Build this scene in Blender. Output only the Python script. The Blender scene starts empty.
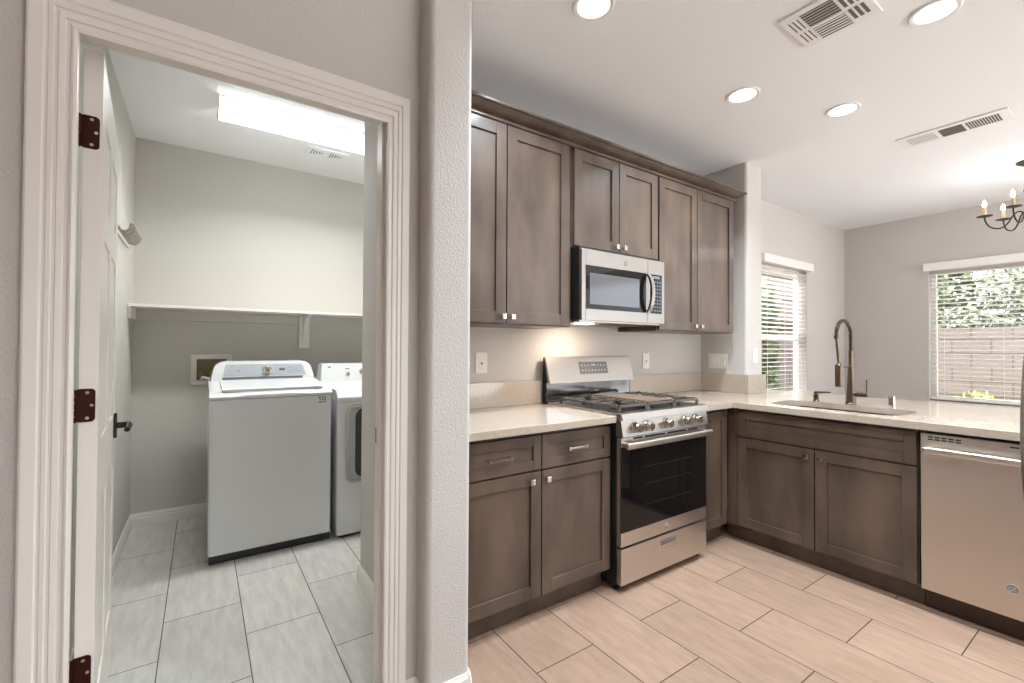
import bpy, bmesh, math, random
from mathutils import Vector, Matrix

C = bpy.context.scene.collection
SC = bpy.context.scene
PI = math.pi

# ------------------------------------------------------------------ camera
cam_d = bpy.data.cameras.new('camera')
cam = bpy.data.objects.new('camera', cam_d)
C.objects.link(cam)
F_PX, YAW, PITCH, ROLL, CAM_H = 452.06, 0.601596, 0.0125975, 0.0051249, 1.25307
cam_d.sensor_fit = 'HORIZONTAL'
cam_d.sensor_width = 36.0
cam_d.lens = F_PX / 1024.0 * 36.0
cam_d.clip_start = 0.02
fw = Vector((math.sin(YAW) * math.cos(PITCH), math.cos(YAW) * math.cos(PITCH), math.sin(PITCH)))
rt = Vector((math.cos(YAW), -math.sin(YAW), 0))
up = rt.cross(fw)
r2 = rt * math.cos(ROLL) + up * math.sin(ROLL)
u2 = -rt * math.sin(ROLL) + up * math.cos(ROLL)
M3 = Matrix((r2, u2, -fw)).transposed()
cam.matrix_world = Matrix.Translation((0, 0, CAM_H)) @ M3.to_4x4()
SC.camera = cam

# ------------------------------------------------------------------ world, sun, exposure
SC.view_settings.view_transform = 'Standard'
SC.view_settings.look = 'None'
SC.view_settings.gamma = 1.0
SC.view_settings.use_curve_mapping = False
SC.view_settings.exposure = 0.65
W = bpy.data.worlds.new('sky')
SC.world = W
W.use_nodes = True
wn = W.node_tree.nodes
bg = wn['Background']
bg.inputs['Color'].default_value = (0.86, 0.93, 1.0, 1)
bg.inputs['Strength'].default_value = 2.0
sun_d = bpy.data.lights.new('sun', 'SUN')
sun_d.energy = 17.0
sun_d.angle = 0.02
sun_d.color = (1.0, 0.98, 0.96)
sun = bpy.data.objects.new('sun', sun_d)
C.objects.link(sun)
sun.rotation_euler = Vector((-0.05, -0.45, -0.88)).to_track_quat('-Z', 'Y').to_euler()

CAN_W = 10.5          # watts of each recessed can
TUBE_E = 4.2          # emission of the laundry tube lens
WARM = (0.90, 1.0, 1.08)
COOL = (0.97, 1.0, 0.99)


# ------------------------------------------------------------------ materials
def rgb(r, g, b):
    f = lambda c: (c / 255 / 12.92) if c <= 10 else ((c / 255 + 0.055) / 1.055) ** 2.4
    return (f(r), f(g), f(b), 1)


def mat(name, col, rough=0.5, metal=0.0, spec=0.5, coat=0.0, emit=None, estr=0.0):
    m = bpy.data.materials.new(name)
    m.use_nodes = True
    b = m.node_tree.nodes['Principled BSDF']
    b.inputs['Base Color'].default_value = col
    b.inputs['Roughness'].default_value = rough
    b.inputs['Metallic'].default_value = metal
    b.inputs['Specular IOR Level'].default_value = spec
    b.inputs['Coat Weight'].default_value = coat
    b.inputs['Coat Roughness'].default_value = 0.15
    if emit:
        b.inputs['Emission Color'].default_value = emit
        b.inputs['Emission Strength'].default_value = estr
    return m


def nodes(m):
    return m.node_tree.nodes, m.node_tree.links, m.node_tree.nodes['Principled BSDF']


def add_bump(m, scale, strength, dist=0.002, detail=2.0, stretch=None):
    n, l, b = nodes(m)
    tc = n.new('ShaderNodeTexCoord')
    mp = n.new('ShaderNodeMapping')
    if stretch:
        mp.inputs['Scale'].default_value = stretch
    ns = n.new('ShaderNodeTexNoise')
    ns.inputs['Scale'].default_value = scale
    ns.inputs['Detail'].default_value = detail
    bp = n.new('ShaderNodeBump')
    bp.inputs['Strength'].default_value = strength
    bp.inputs['Distance'].default_value = dist
    l.new(tc.outputs['Object'], mp.inputs['Vector'])
    l.new(mp.outputs['Vector'], ns.inputs['Vector'])
    l.new(ns.outputs['Fac'], bp.inputs['Height'])
    l.new(bp.outputs['Normal'], b.inputs['Normal'])
    return ns


def noise_col(m, c0, c1, scale, stretch=(1, 1, 1), detail=4.0, lo=0.35, hi=0.65):
    n, l, b = nodes(m)
    tc = n.new('ShaderNodeTexCoord')
    mp = n.new('ShaderNodeMapping')
    mp.inputs['Scale'].default_value = stretch
    ns = n.new('ShaderNodeTexNoise')
    ns.inputs['Scale'].default_value = scale
    ns.inputs['Detail'].default_value = detail
    cr = n.new('ShaderNodeValToRGB')
    cr.color_ramp.elements[0].position = lo
    cr.color_ramp.elements[0].color = c0
    cr.color_ramp.elements[1].position = hi
    cr.color_ramp.elements[1].color = c1
    l.new(tc.outputs['Object'], mp.inputs['Vector'])
    l.new(mp.outputs['Vector'], ns.inputs['Vector'])
    l.new(ns.outputs['Fac'], cr.inputs['Fac'])
    l.new(cr.outputs['Color'], b.inputs['Base Color'])
    return cr


M = {}
M['wall'] = mat('wall_paint', rgb(203, 198, 193), 0.75, spec=0.25)
add_bump(M['wall'], 125, 0.6, 0.004)
M['laundry_wall'] = mat('laundry_paint', rgb(200, 197, 190), 0.75, spec=0.25)
add_bump(M['laundry_wall'], 125, 0.5, 0.004)
M['ceiling'] = mat('ceiling_paint', rgb(243, 244, 246), 0.85, spec=0.2)
add_bump(M['ceiling'], 90, 0.5, 0.004)
M['trim'] = mat('trim_paint', rgb(232, 226, 219), 0.35, spec=0.45)
M['white_plastic'] = mat('white_plastic', rgb(232, 228, 220), 0.35)
M['enamel'] = mat('white_enamel', rgb(221, 222, 223), 0.25, coat=0.3)
M['console'] = mat('console_grey', rgb(172, 178, 184), 0.3, coat=0.2)
M['wood'] = mat('stained_maple', rgb(96, 80, 69), 0.42, spec=0.5, coat=0.25)
noise_col(M['wood'], rgb(66, 53, 44), rgb(104, 86, 72), 6.0, (1.0, 1.0, 0.38), 6.0, 0.3, 0.7)
M['counter'] = mat('quartz', rgb(226, 214, 203), 0.1, spec=0.5)
noise_col(M['counter'], rgb(178, 163, 147), rgb(184, 170, 155), 60, (1, 1, 1), 3.0)
M['steel'] = mat('brushed_steel', rgb(208, 200, 191), 0.36, metal=1.0)
add_bump(M['steel'], 60, 0.05, 0.001, 2.0, (1, 1, 14))
M['steel_d'] = mat('dull_steel', rgb(182, 176, 169), 0.34, metal=1.0)
add_bump(M['steel_d'], 60, 0.05, 0.001, 2.0, (1, 1, 14))
M['steel_v'] = mat('brushed_steel_fine', rgb(170, 164, 158), 0.36, metal=1.0)
add_bump(M['steel_v'], 60, 0.04, 0.001, 2.0, (14, 14, 1))
M['chrome'] = mat('polished_nickel', rgb(214, 206, 195), 0.14, metal=1.0)
M['black_glass'] = mat('black_glass', (0.008, 0.007, 0.007, 1), 0.03, spec=0.3)
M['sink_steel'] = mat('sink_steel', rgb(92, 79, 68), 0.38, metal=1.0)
M['badge'] = mat('badge_grey', rgb(136, 128, 118), 0.5)
M['badge_line'] = mat('badge_line', rgb(176, 168, 158), 0.5)
M['grey_glass'] = mat('grey_glass', rgb(92, 92, 94), 0.08, spec=0.8)
M['black'] = mat('black_enamel', (0.016, 0.015, 0.015, 1), 0.3)
M['iron'] = mat('cast_iron', rgb(92, 85, 79), 0.33)
M['griddle'] = mat('griddle_metal', rgb(150, 130, 114), 0.4, metal=0.7)
M['bronze'] = mat('dark_bronze', rgb(64, 34, 28), 0.32, metal=0.8)
M['black_metal'] = mat('blackened_metal', rgb(52, 46, 42), 0.25, metal=0.9)
M['faucet'] = mat('brushed_bronze_nickel', rgb(116, 102, 88), 0.3, metal=1.0)
M['dark'] = mat('dark_gap', (0.01, 0.01, 0.01, 1), 0.8)
M['grey_print'] = mat('grey_print', rgb(120, 124, 128), 0.6)
M['pale_print'] = mat('pale_print', rgb(206, 206, 204), 0.6)
M['vent'] = mat('vent_enamel', rgb(238, 238, 237), 0.5)
M['vent_dark'] = mat('vent_inside', rgb(104, 98, 94), 0.8)
M['blind'] = mat('blind_vinyl', rgb(240, 238, 235), 0.45)
M['can_lens'] = mat('lamp_lens', (1, 1, 1, 1), 0.5, emit=(1.0, 0.88, 0.74, 1), estr=7.0)
M['tube_lens'] = mat('tube_lens', (1, 1, 1, 1), 0.5, emit=COOL + (1,), estr=TUBE_E)
M['bulb'] = mat('bulb_glow', (1, 1, 1, 1), 0.5, emit=(1.0, 0.97, 0.93, 1), estr=60.0)
M['task_lens'] = mat('task_lamp_lens', (1, 1, 1, 1), 0.5, emit=(1.0, 0.82, 0.64, 1), estr=110.0)
M['candle'] = mat('candle_sleeve', rgb(214, 190, 150), 0.6)
M['chand'] = mat('chandelier_iron', rgb(58, 46, 40), 0.4, metal=0.5)
M['block'] = mat('fence_block', rgb(200, 186, 180), 0.9)
M['stucco'] = mat('neighbour_stucco', rgb(176, 160, 152), 0.9)
M['brick_post'] = mat('brown_post', rgb(104, 84, 74), 0.9)
M['ground'] = mat('gravel', rgb(170, 150, 132), 0.95)
noise_col(M['ground'], rgb(132, 122, 112), rgb(160, 150, 138), 12)
M['patio'] = mat('bounce_concrete', rgb(226, 226, 226), 0.9)
noise_col(M['patio'], rgb(216, 216, 216), rgb(234, 234, 234), 5)
M['leaf'] = mat('grey_green_leaves', rgb(122, 128, 108), 0.7)
M['leaf2'] = mat('green_leaves', rgb(116, 130, 90), 0.7)
M['leaf3'] = mat('yellow_green_leaves', rgb(178, 178, 104), 0.7)
M['bark'] = mat('bark', rgb(120, 104, 92), 0.9)
M['knit'] = mat('valve_brass', rgb(150, 130, 70), 0.35, metal=0.8)

# floor tile: 0.30 x 0.60 porcelain in running bond, long side along Y
def tile_mat(name, c_lo, c_hi, c_grout):
    m = mat(name, c_hi, 0.32, spec=0.45)
    n, l, b = nodes(m)
    tc = n.new('ShaderNodeTexCoord')
    sep = n.new('ShaderNodeSeparateXYZ')
    cmb = n.new('ShaderNodeCombineXYZ')
    l.new(tc.outputs['Object'], sep.inputs['Vector'])
    ax = n.new('ShaderNodeMath'); ax.operation = 'ADD'; ax.inputs[1].default_value = -(1.0905 - 0.5964 * 20)
    ay = n.new('ShaderNodeMath'); ay.operation = 'ADD'; ay.inputs[1].default_value = -(1.076 - 0.3011 * 40)
    l.new(sep.outputs['Y'], ax.inputs[0]); l.new(sep.outputs['X'], ay.inputs[0])
    l.new(ax.outputs[0], cmb.inputs['X']); l.new(ay.outputs[0], cmb.inputs['Y'])
    bk = n.new('ShaderNodeTexBrick')
    bk.offset = 0.5; bk.offset_frequency = 2; bk.squash = 1.0
    bk.inputs['Scale'].default_value = 1.0
    bk.inputs['Brick Width'].default_value = 0.5964
    bk.inputs['Row Height'].default_value = 0.3011
    bk.inputs['Mortar Size'].default_value = 0.0021
    bk.inputs['Mortar Smooth'].default_value = 0.0
    bk.inputs['Bias'].default_value = 0.0
    bk.inputs['Color1'].default_value = (0.94, 0.94, 0.94, 1)
    bk.inputs['Color2'].default_value = (1.05, 1.05, 1.05, 1)
    bk.inputs['Mortar'].default_value = (0, 0, 0, 1)
    l.new(cmb.outputs['Vector'], bk.inputs['Vector'])
    mp = n.new('ShaderNodeMapping'); mp.inputs['Scale'].default_value = (9.0, 1.6, 1.0)
    l.new(tc.outputs['Object'], mp.inputs['Vector'])
    ns = n.new('ShaderNodeTexNoise'); ns.inputs['Scale'].default_value = 3.2; ns.inputs['Detail'].default_value = 7.0
    ns.inputs['Roughness'].default_value = 0.68
    l.new(mp.outputs['Vector'], ns.inputs['Vector'])
    cr = n.new('ShaderNodeValToRGB')
    cr.color_ramp.elements[0].position = 0.28; cr.color_ramp.elements[0].color = c_lo
    cr.color_ramp.elements[1].position = 0.66; cr.color_ramp.elements[1].color = c_hi
    l.new(ns.outputs['Fac'], cr.inputs['Fac'])
    mx = n.new('ShaderNodeMix'); mx.data_type = 'RGBA'; mx.blend_type = 'MULTIPLY'
    mx.inputs['Factor'].default_value = 1.0
    l.new(cr.outputs['Color'], mx.inputs['A']); l.new(bk.outputs['Color'], mx.inputs['B'])
    mg = n.new('ShaderNodeMix'); mg.data_type = 'RGBA'
    l.new(bk.outputs['Fac'], mg.inputs['Factor'])
    l.new(mx.outputs['Result'], mg.inputs['A']); mg.inputs['B'].default_value = c_grout
    l.new(mg.outputs['Result'], b.inputs['Base Color'])
    rm = n.new('ShaderNodeMath'); rm.operation = 'MULTIPLY_ADD'; rm.inputs[1].default_value = 0.5; rm.inputs[2].default_value = 0.32
    l.new(bk.outputs['Fac'], rm.inputs[0]); l.new(rm.outputs[0], b.inputs['Roughness'])
    return m

M['tile'] = tile_mat('porcelain_tile', rgb(141, 116, 99), rgb(168, 140, 121), rgb(60, 48, 40))
M['tile_cool_cast'] = tile_mat('cool_cast_porcelain_tile', rgb(184, 182, 177), rgb(212, 210, 205), rgb(92, 87, 82))  # cool cast of the laundry light is put into this tile colour

# concrete block fence
n, l, b = nodes(M['block'])
tc = n.new('ShaderNodeTexCoord'); sep = n.new('ShaderNodeSeparateXYZ'); cmb = n.new('ShaderNodeCombineXYZ')
l.new(tc.outputs['Object'], sep.inputs['Vector'])
l.new(sep.outputs['Y'], cmb.inputs['X']); l.new(sep.outputs['Z'], cmb.inputs['Y'])
bk = n.new('ShaderNodeTexBrick')
bk.inputs['Scale'].default_value = 1.0; bk.inputs['Brick Width'].default_value = 0.4; bk.inputs['Row Height'].default_value = 0.2
bk.inputs['Mortar Size'].default_value = 0.008
bk.inputs['Color1'].default_value = rgb(172, 160, 156); bk.inputs['Color2'].default_value = rgb(165, 153, 149)
bk.inputs['Mortar'].default_value = rgb(128, 114, 108)
l.new(cmb.outputs['Vector'], bk.inputs['Vector']); l.new(bk.outputs['Color'], b.inputs['Base Color'])

# window glass: a clear pane with a faint mirror
m = bpy.data.materials.new('window_glass'); m.use_nodes = True
n, l = m.node_tree.nodes, m.node_tree.links
n.clear()
out = n.new('ShaderNodeOutputMaterial'); mixs = n.new('ShaderNodeMixShader')
tr = n.new('ShaderNodeBsdfTransparent'); gl = n.new('ShaderNodeBsdfGlossy'); gl.inputs['Roughness'].default_value = 0.0
tr.inputs['Color'].default_value = (0.96, 0.97, 0.97, 1)
mixs.inputs['Fac'].default_value = 0.025
l.new(tr.outputs[0], mixs.inputs[1]); l.new(gl.outputs[0], mixs.inputs[2]); l.new(mixs.outputs[0], out.inputs['Surface'])
M['glass'] = m


# ------------------------------------------------------------------ mesh helpers
class MB:
    """collects shapes, then links them as ONE mesh object"""

    def __init__(self, T=None):
        self.bm = bmesh.new()
        self.T = T or (lambda p: p)

    def _add(self, fn):
        tmp = bmesh.new()
        fn(tmp)
        for v in tmp.verts:
            v.co = Vector(self.T(tuple(v.co)))
        me = bpy.data.meshes.new('t')
        tmp.to_mesh(me)
        tmp.free()
        self.bm.from_mesh(me)
        bpy.data.meshes.remove(me)
        return self

    def box(self, x0, x1, y0, y1, z0, z1, bev=0.0, seg=2):
        def f(t):
            bmesh.ops.create_cube(t, size=1.0)
            sx, sy, sz = abs(x1 - x0), abs(y1 - y0), abs(z1 - z0)
            for v in t.verts:
                v.co = Vector(((x0 + x1) / 2 + v.co.x * sx, (y0 + y1) / 2 + v.co.y * sy, (z0 + z1) / 2 + v.co.z * sz))
            if bev > 0:
                bw = min(bev, 0.45 * min(sx, sy, sz))
                bmesh.ops.bevel(t, geom=list(t.edges), offset=bw, segments=seg, profile=0.5, affect='EDGES')
        return self._add(f)

    def hexa(self, p):
        """eight corners: bottom four then top four, same winding"""
        def f(t):
            v = [t.verts.new(c) for c in p]
            for q in ((3, 2, 1, 0), (4, 5, 6, 7), (0, 1, 5, 4), (1, 2, 6, 5), (2, 3, 7, 6), (3, 0, 4, 7)):
                t.faces.new([v[i] for i in q])
        return self._add(f)

    def cyl(self, c, axis, r, h, seg=24, r2=None, bev=0.0):
        """cylinder from c along axis for length h"""
        def f(t):
            bmesh.ops.create_cone(t, cap_ends=True, segments=seg, radius1=r, radius2=r if r2 is None else r2, depth=h)
            if bev > 0:
                es = [e for e in t.edges if len(e.link_faces) == 2 and any(len(fc.verts) > 4 for fc in e.link_faces)]
                bmesh.ops.bevel(t, geom=es, offset=bev, segments=2, profile=0.5, affect='EDGES')
            q = Vector((0, 0, 1)).rotation_difference(Vector(axis).normalized()).to_matrix()
            for v in t.verts:
                v.co = q @ (v.co + Vector((0, 0, h / 2))) + Vector(c)
        return self._add(f)

    def sphere(self, c, r, sc=(1, 1, 1), seg=16):
        def f(t):
            bmesh.ops.create_uvsphere(t, u_segments=seg, v_segments=max(6, seg // 2), radius=r)
            for v in t.verts:
                v.co = Vector((v.co.x * sc[0], v.co.y * sc[1], v.co.z * sc[2])) + Vector(c)
        return self._add(f)

    def tube(self, pts, r, seg=10, cap=True, closed=False):
        pts = [Vector(p) for p in pts]
        rr = r if isinstance(r, (list, tuple)) else [r] * len(pts)
        N = len(pts)
        def f(t):
            rings = []
            ref = None
            for i in range(N):
                if closed:
                    d = (pts[(i + 1) % N] - pts[i - 1]).normalized()
                else:
                    d = (pts[min(i + 1, N - 1)] - pts[max(i - 1, 0)]).normalized()
                if ref is None:
                    ref = Vector((0, 0, 1)) if abs(d.z) < 0.9 else Vector((1, 0, 0))
                    ref = (ref - d * ref.dot(d)).normalized()
                else:
                    ref = (ref - d * ref.dot(d)).normalized()
                s = d.cross(ref)
                rings.append([t.verts.new(pts[i] + (ref * math.cos(a) + s * math.sin(a)) * rr[i])
                              for a in [2 * PI * k / seg for k in range(seg)]])
            for i in range(N if closed else N - 1):
                A, B = rings[i], rings[(i + 1) % N]
                for k in range(seg):
                    t.faces.new((A[k], A[(k + 1) % seg], B[(k + 1) % seg], B[k]))
            if cap and not closed:
                t.faces.new(rings[0][::-1])
                t.faces.new(rings[-1])
        return self._add(f)

    def lathe(self, c, prof, seg=28, axis='z'):
        """profile of (radius, height) spun about the axis through c"""
        def f(t):
            rings = []
            for (r, h) in prof:
                ring = []
                for k in range(seg):
                    a = 2 * PI * k / seg
                    if axis == 'z':
                        p = (c[0] + r * math.cos(a), c[1] + r * math.sin(a), c[2] + h)
                    elif axis == 'x':
                        p = (c[0] + h, c[1] + r * math.cos(a), c[2] + r * math.sin(a))
                    else:
                        p = (c[0] + r * math.cos(a), c[1] + h, c[2] + r * math.sin(a))
                    ring.append(t.verts.new(p))
                rings.append(ring)
            for A, B in zip(rings, rings[1:]):
                for k in range(seg):
                    t.faces.new((A[k], A[(k + 1) % seg], B[(k + 1) % seg], B[k]))
            t.faces.new(rings[0][::-1])
            t.faces.new(rings[-1])
        return self._add(f)

    def prism(self, poly, a0, a1, axis='z', hole=None, bev=0.0):
        """extrude an outline; axis z: poly in xy, x: poly in yz, y: poly in xz"""
        def P(p, h):
            return {'z': (p[0], p[1], h), 'x': (h, p[0], p[1]), 'y': (p[0], h, p[1])}[axis]
        def f(t):
            loops = [poly] + ([hole] if hole else [])
            es = []
            for lp in loops:
                vs = [t.verts.new(P(p, a0)) for p in lp]
                es += [t.edges.new((vs[i], vs[(i + 1) % len(vs)])) for i in range(len(vs))]
            if hole:
                bmesh.ops.triangle_fill(t, use_beauty=True, use_dissolve=False, edges=es)
            else:
                t.verts.ensure_lookup_table()
                t.faces.new(list(t.verts))
            ext = bmesh.ops.extrude_face_region(t, geom=list(t.faces))
            d = Vector(P((0, 0), a1)) - Vector(P((0, 0), a0))
            for g in ext['geom']:
                if isinstance(g, bmesh.types.BMVert):
                    g.co += d
            if bev > 0:
                bmesh.ops.recalc_face_normals(t, faces=t.faces)
                es2 = [e for e in t.edges if len(e.link_faces) == 2 and e.calc_face_angle(0) > 0.6]
                bmesh.ops.bevel(t, geom=es2, offset=bev, segments=2, profile=0.5, affect='EDGES')
        return self._add(f)

    def build(self, name, material, parent=None, smooth=35):
        bm = self.bm
        bmesh.ops.recalc_face_normals(bm, faces=bm.faces)
        off = Vector((0, 0, 0))
        p = parent
        while p is not None:
            off += p.location
            p = p.parent
        if parent is not None and not parent.get('local'):
            for v in bm.verts:
                v.co -= off
        me = bpy.data.meshes.new(name)
        bm.to_mesh(me)
        bm.free()
        me.materials.append(material)
        if smooth:
            for pl in me.polygons:
                pl.use_smooth = True
            try:
                me.set_sharp_from_angle(angle=math.radians(smooth))
            except Exception:
                pass
        o = bpy.data.objects.new(name, me)
        C.objects.link(o)
        if smooth:
            wnm = o.modifiers.new('weighted_normal', 'WEIGHTED_NORMAL')
            wnm.keep_sharp = True
            wnm.weight = 90
        if parent is not None:
            o.parent = parent
            if parent.get('local'):
                o['local'] = True
        return o


def thing(name, label, cat, loc=(0, 0, 0), group=None):
    o = bpy.data.objects.new(name, None)
    o.empty_display_size = 0.1
    o.location = loc
    C.objects.link(o)
    o['label'] = label
    o['category'] = cat
    if group:
        o['group'] = group
    return o


def tag(o, label, cat, group=None, kind=None):
    o['label'] = label
    o['category'] = cat
    if group:
        o['group'] = group
    if kind:
        o['kind'] = kind
    return o


def struct(o, label, cat):
    o['label'] = label
    o['category'] = cat
    o['kind'] = 'structure'
    return o


def dup(root, loc, label=None):
    r = root.copy()
    C.objects.link(r)
    r.location = loc
    if label:
        r['label'] = label
    for ch in list(root.children):
        c = ch.copy()
        C.objects.link(c)
        c.parent = r
        for g in list(ch.children):
            d = g.copy()
            C.objects.link(d)
            d.parent = c
    return r


def rrect(x0, x1, y0, y1, r, n=6):
    """rounded rectangle outline"""
    pts = []
    for cx, cy, a0 in ((x1 - r, y1 - r, 0), (x0 + r, y1 - r, 90), (x0 + r, y0 + r, 180), (x1 - r, y0 + r, 270)):
        for k in range(n + 1):
            a = math.radians(a0 + 90 * k / n)
            pts.append((cx + r * math.cos(a), cy + r * math.sin(a)))
    return pts


# ------------------------------------------------------------------ the room
H = 2.70
YW = 2.24           # stove wall face
XW = 3.467          # wing wall face
XD = 6.4355         # far dining wall face
YL = 4.06           # laundry back wall face
XL = -0.395         # laundry left wall face
PX0, PX1, PY0 = 0.638, 0.808, 1.434     # wall stub

fl = MB()
fl.box(-3.2, XD + 0.15, -4.2, 1.578, -0.1, 0.0)
fl.box(PX1 - 0.05, XD + 0.15, 1.578, 2.35, -0.1, 0.0)
struct(MB().box(-0.6, PX1 - 0.05, 1.578, 2.35, -0.1, 0.0).box(-0.6, 1.75, 2.35, YL + 0.12, -0.1, 0.0).build('floor_laundry', M['tile_cool_cast']),
       'porcelain tile floor of the laundry room, greyed to stand for cooler light', 'floor')
struct(fl.build('floor', M['tile']),
       'pale beige porcelain tile floor laid in running bond with dark grout', 'floor')
cl = MB().box(-3.2, XD + 0.15, -4.2, 2.452, H, H + 0.16)
cl.box(-0.6, 1.75, 2.452, YL + 0.12, H, H + 0.16)
struct(cl.build('ceiling', M['ceiling']), 'flat off-white textured ceiling', 'ceiling')

# hall wall with the laundry doorway
DX0, DX1, DZ = -0.258, 0.517, 2.062     # edges of the casing; jamb sits just behind
YH0, YH1 = 1.520, 1.635
JL, JR = -0.276, 0.522
wm = MB()
wm.box(-3.2, JL - 0.012, YH0, YH1, 0, H)
wm.box(JR + 0.012, 0.715, YH0, YH1, 0, H)
wm.box(JL - 0.012, JR + 0.012, YH0, YH1, DZ + 0.012, H)
struct(wm.build('wall_hall', M['wall']), 'greige textured wall around the laundry doorway', 'wall')
# wall stub with bullnose corners, running back between laundry and kitchen
R_ = 0.022
st = [(PX0, 1.53)]
for k in range(7):
    a = math.radians(180 + 90 * k / 6)
    st.append((PX0 + R_ + R_ * math.cos(a), PY0 + R_ + R_ * math.sin(a)))
for k in range(7):
    a = math.radians(270 + 90 * k / 6)
    st.append((PX1 - R_ + R_ * math.cos(a), PY0 + R_ + R_ * math.sin(a)))
st += [(PX1, 2.45), (0.71, 2.45), (0.71, 1.53)]
struct(MB().prism(st, 0, H).build('wall_partition', M['wall']),
       'greige wall stub with rounded corners between doorway and cabinets', 'wall')

# stove wall, running on behind the dining room, with the window opening
W1X0, W1X1, W1Z0, W1Z1 = 4.47, 5.43, 0.72, 2.10
wm = MB()
wm.box(PX1, 1.74, YW, 2.45, 0, H)
wm.box(1.74, W1X0, YW, 2.365, 0, H)
wm.box(W1X1, XD + 0.15, YW, 2.365, 0, H)
wm.box(W1X0, W1X1, YW, 2.365, 0, W1Z0)
wm.box(W1X0, W1X1, YW, 2.365, W1Z1, H)
struct(wm.build('wall_stove', M['wall']), 'greige wall behind the stove running on into the dining area', 'wall')
# wing wall with bullnose end
wg = [(XW, YW + 0.01)]
for k in range(7):
    a = math.radians(180 + 90 * k / 6)
    wg.append((XW + R_ + R_ * math.cos(a), 1.85 + R_ + R_ * math.sin(a)))
for k in range(7):
    a = math.radians(270 + 90 * k / 6)
    wg.append((3.705 - R_ + R_ * math.cos(a), 1.85 + R_ + R_ * math.sin(a)))
wg.append((3.705, YW + 0.01))
struct(MB().prism(wg, 0, H).build('wall_wing', M['wall']), 'short wing wall at the end of the upper cabinets', 'wall')
# far dining wall with the window opening
W2Y0, W2Y1, W2Z0, W2Z1 = -0.06, 1.466, 0.71, 2.10
wm = MB()
wm.box(XD, XD + 0.15, -0.7, W2Y0, 0, H); wm.box(XD, XD + 0.15, -4.2, -0.7, 2.45, H)  # open stretch beside the window is an unseen slider, added for fill daylight
wm.box(XD, XD + 0.15, W2Y1, YW, 0, H)
wm.box(XD, XD + 0.15, W2Y0, W2Y1, 0, W2Z0)
wm.box(XD, XD + 0.15, W2Y0, W2Y1, W2Z1, H)
struct(wm.build('wall_dining', M['wall']), 'greige far wall of the dining area with a wide window', 'wall')
# rest of the room behind the camera
wm = MB()
wm.box(-3.2, 1.2, -4.2, -4.05, 0, H)
wm.box(6.2, XD, -4.2, -4.05, 0, H)
wm.box(1.2, 6.2, -4.2, -4.05, 2.5, H)  # unseen opening below, added and sized to let daylight reach the kitchen
struct(wm.build('wall_rear', M['wall']), 'rear wall of the room with wide unseen openings added to bring in daylight', 'wall')
wm = MB()
wm.box(-3.35, -3.2, -4.2, YH1, 0, H)
struct(wm.build('wall_left', M['wall']), 'left wall of the room', 'wall')
# laundry room
wm = MB()
wm.box(XL - 0.12, XL, YH1, YL + 0.12, 0, H)
struct(wm.build('wall_laundry_left', M['laundry_wall']), 'left wall of the laundry room behind the open door', 'wall')
struct(MB().box(XL, 1.62, YL, YL + 0.12, 0, H).build('wall_laundry_back', M['laundry_wall']),
       'back wall of the laundry room above and below the shelf', 'wall')
struct(MB().box(1.62, 1.74, 2.45, YL + 0.12, 0, H).build('wall_laundry_right', M['laundry_wall']),
       'right wall of the laundry room beside the dryer', 'wall')
# half wall that carries the peninsula counter on the dining side
struct(MB().box(3.48, 3.70, 0.08, 1.85, 0, 0.868).build('wall_peninsula', M['wall']),
       'low wall under the counter on the dining side', 'wall')


# baseboards
def base_run(name, pts, label):
    """pts: list of (x, y) along the wall, thickness to the left of travel"""
    mb = MB()
    prof = [(0, 0), (0.014, 0), (0.014, 0.055), (0.011, 0.062), (0.011, 0.074), (0.006, 0.082), (0.004, 0.09), (0, 0.09)]
    for (a, b_) in zip(pts, pts[1:]):
        A, B = Vector((a[0], a[1], 0)), Vector((b_[0], b_[1], 0))
        d = (B - A).normalized()
        nrm = Vector((-d.y, d.x, 0))
        def f(t, A=A, B=B, nrm=nrm):
            ra = [t.verts.new(A + nrm * w + Vector((0, 0, h))) for w, h in prof]
            rb = [t.verts.new(B + nrm * w + Vector((0, 0, h))) for w, h in prof]
            k = len(prof)
            for i in range(k):
                t.faces.new((ra[i], ra[(i + 1) % k], rb[(i + 1) % k], rb[i]))
            t.faces.new(ra[::-1]); t.faces.new(rb)
        mb._add(f)
    return struct(mb.build(name, M['trim'], smooth=0), label, 'baseboard')


base_run('baseboard_laundry_back', [(0.9, YL - 0.0005), (XL, YL - 0.0005)], 'white baseboard along the laundry back wall')
base_run('baseboard_laundry_left', [(XL + 0.0005, YL - 0.01), (XL + 0.0005, YH1)], 'white baseboard along the left laundry wall')
base_run('baseboard_partition', [(0.7095, YH1), (0.7095, 2.464), (0.86, 2.464)], 'white baseboard on the laundry side of the partition')
base_run('baseboard_stub', [(PX1 + 0.0005, 1.60), (PX1 + 0.0005, PY0 + 0.012), (PX1 - 0.012, PY0 - 0.0005), (PX0 + 0.012, PY0 - 0.0005), (PX0 - 0.0005, PY0 + 0.012), (PX0 - 0.0005, YH0 - 0.0005), (DX1 + 0.08, YH0 - 0.0005)], 'white baseboard across the end of the wall stub')
base_run('baseboard_dining', [(XD - 0.0005, -0.7), (XD - 0.0005, YW)], 'white baseboard on the far dining wall')

# door casing: moulded profile swept with mitred corners round the opening
prof = [(0, 0), (0, 0.011), (0.006, 0.0135), (0.011, 0.0115), (0.0125, 0.0075), (0.019, 0.0075), (0.021, 0.0125),
        (0.030, 0.0135), (0.032, 0.0105), (0.037, 0.0105), (0.039, 0.0150), (0.046, 0.0150), (0.048, 0.0125), (0.052, 0.0125), (0.055, 0.017), (0.072, 0.0185), (0.077, 0.0185),
        (0.081, 0.0165), (0.082, 0)]


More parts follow.
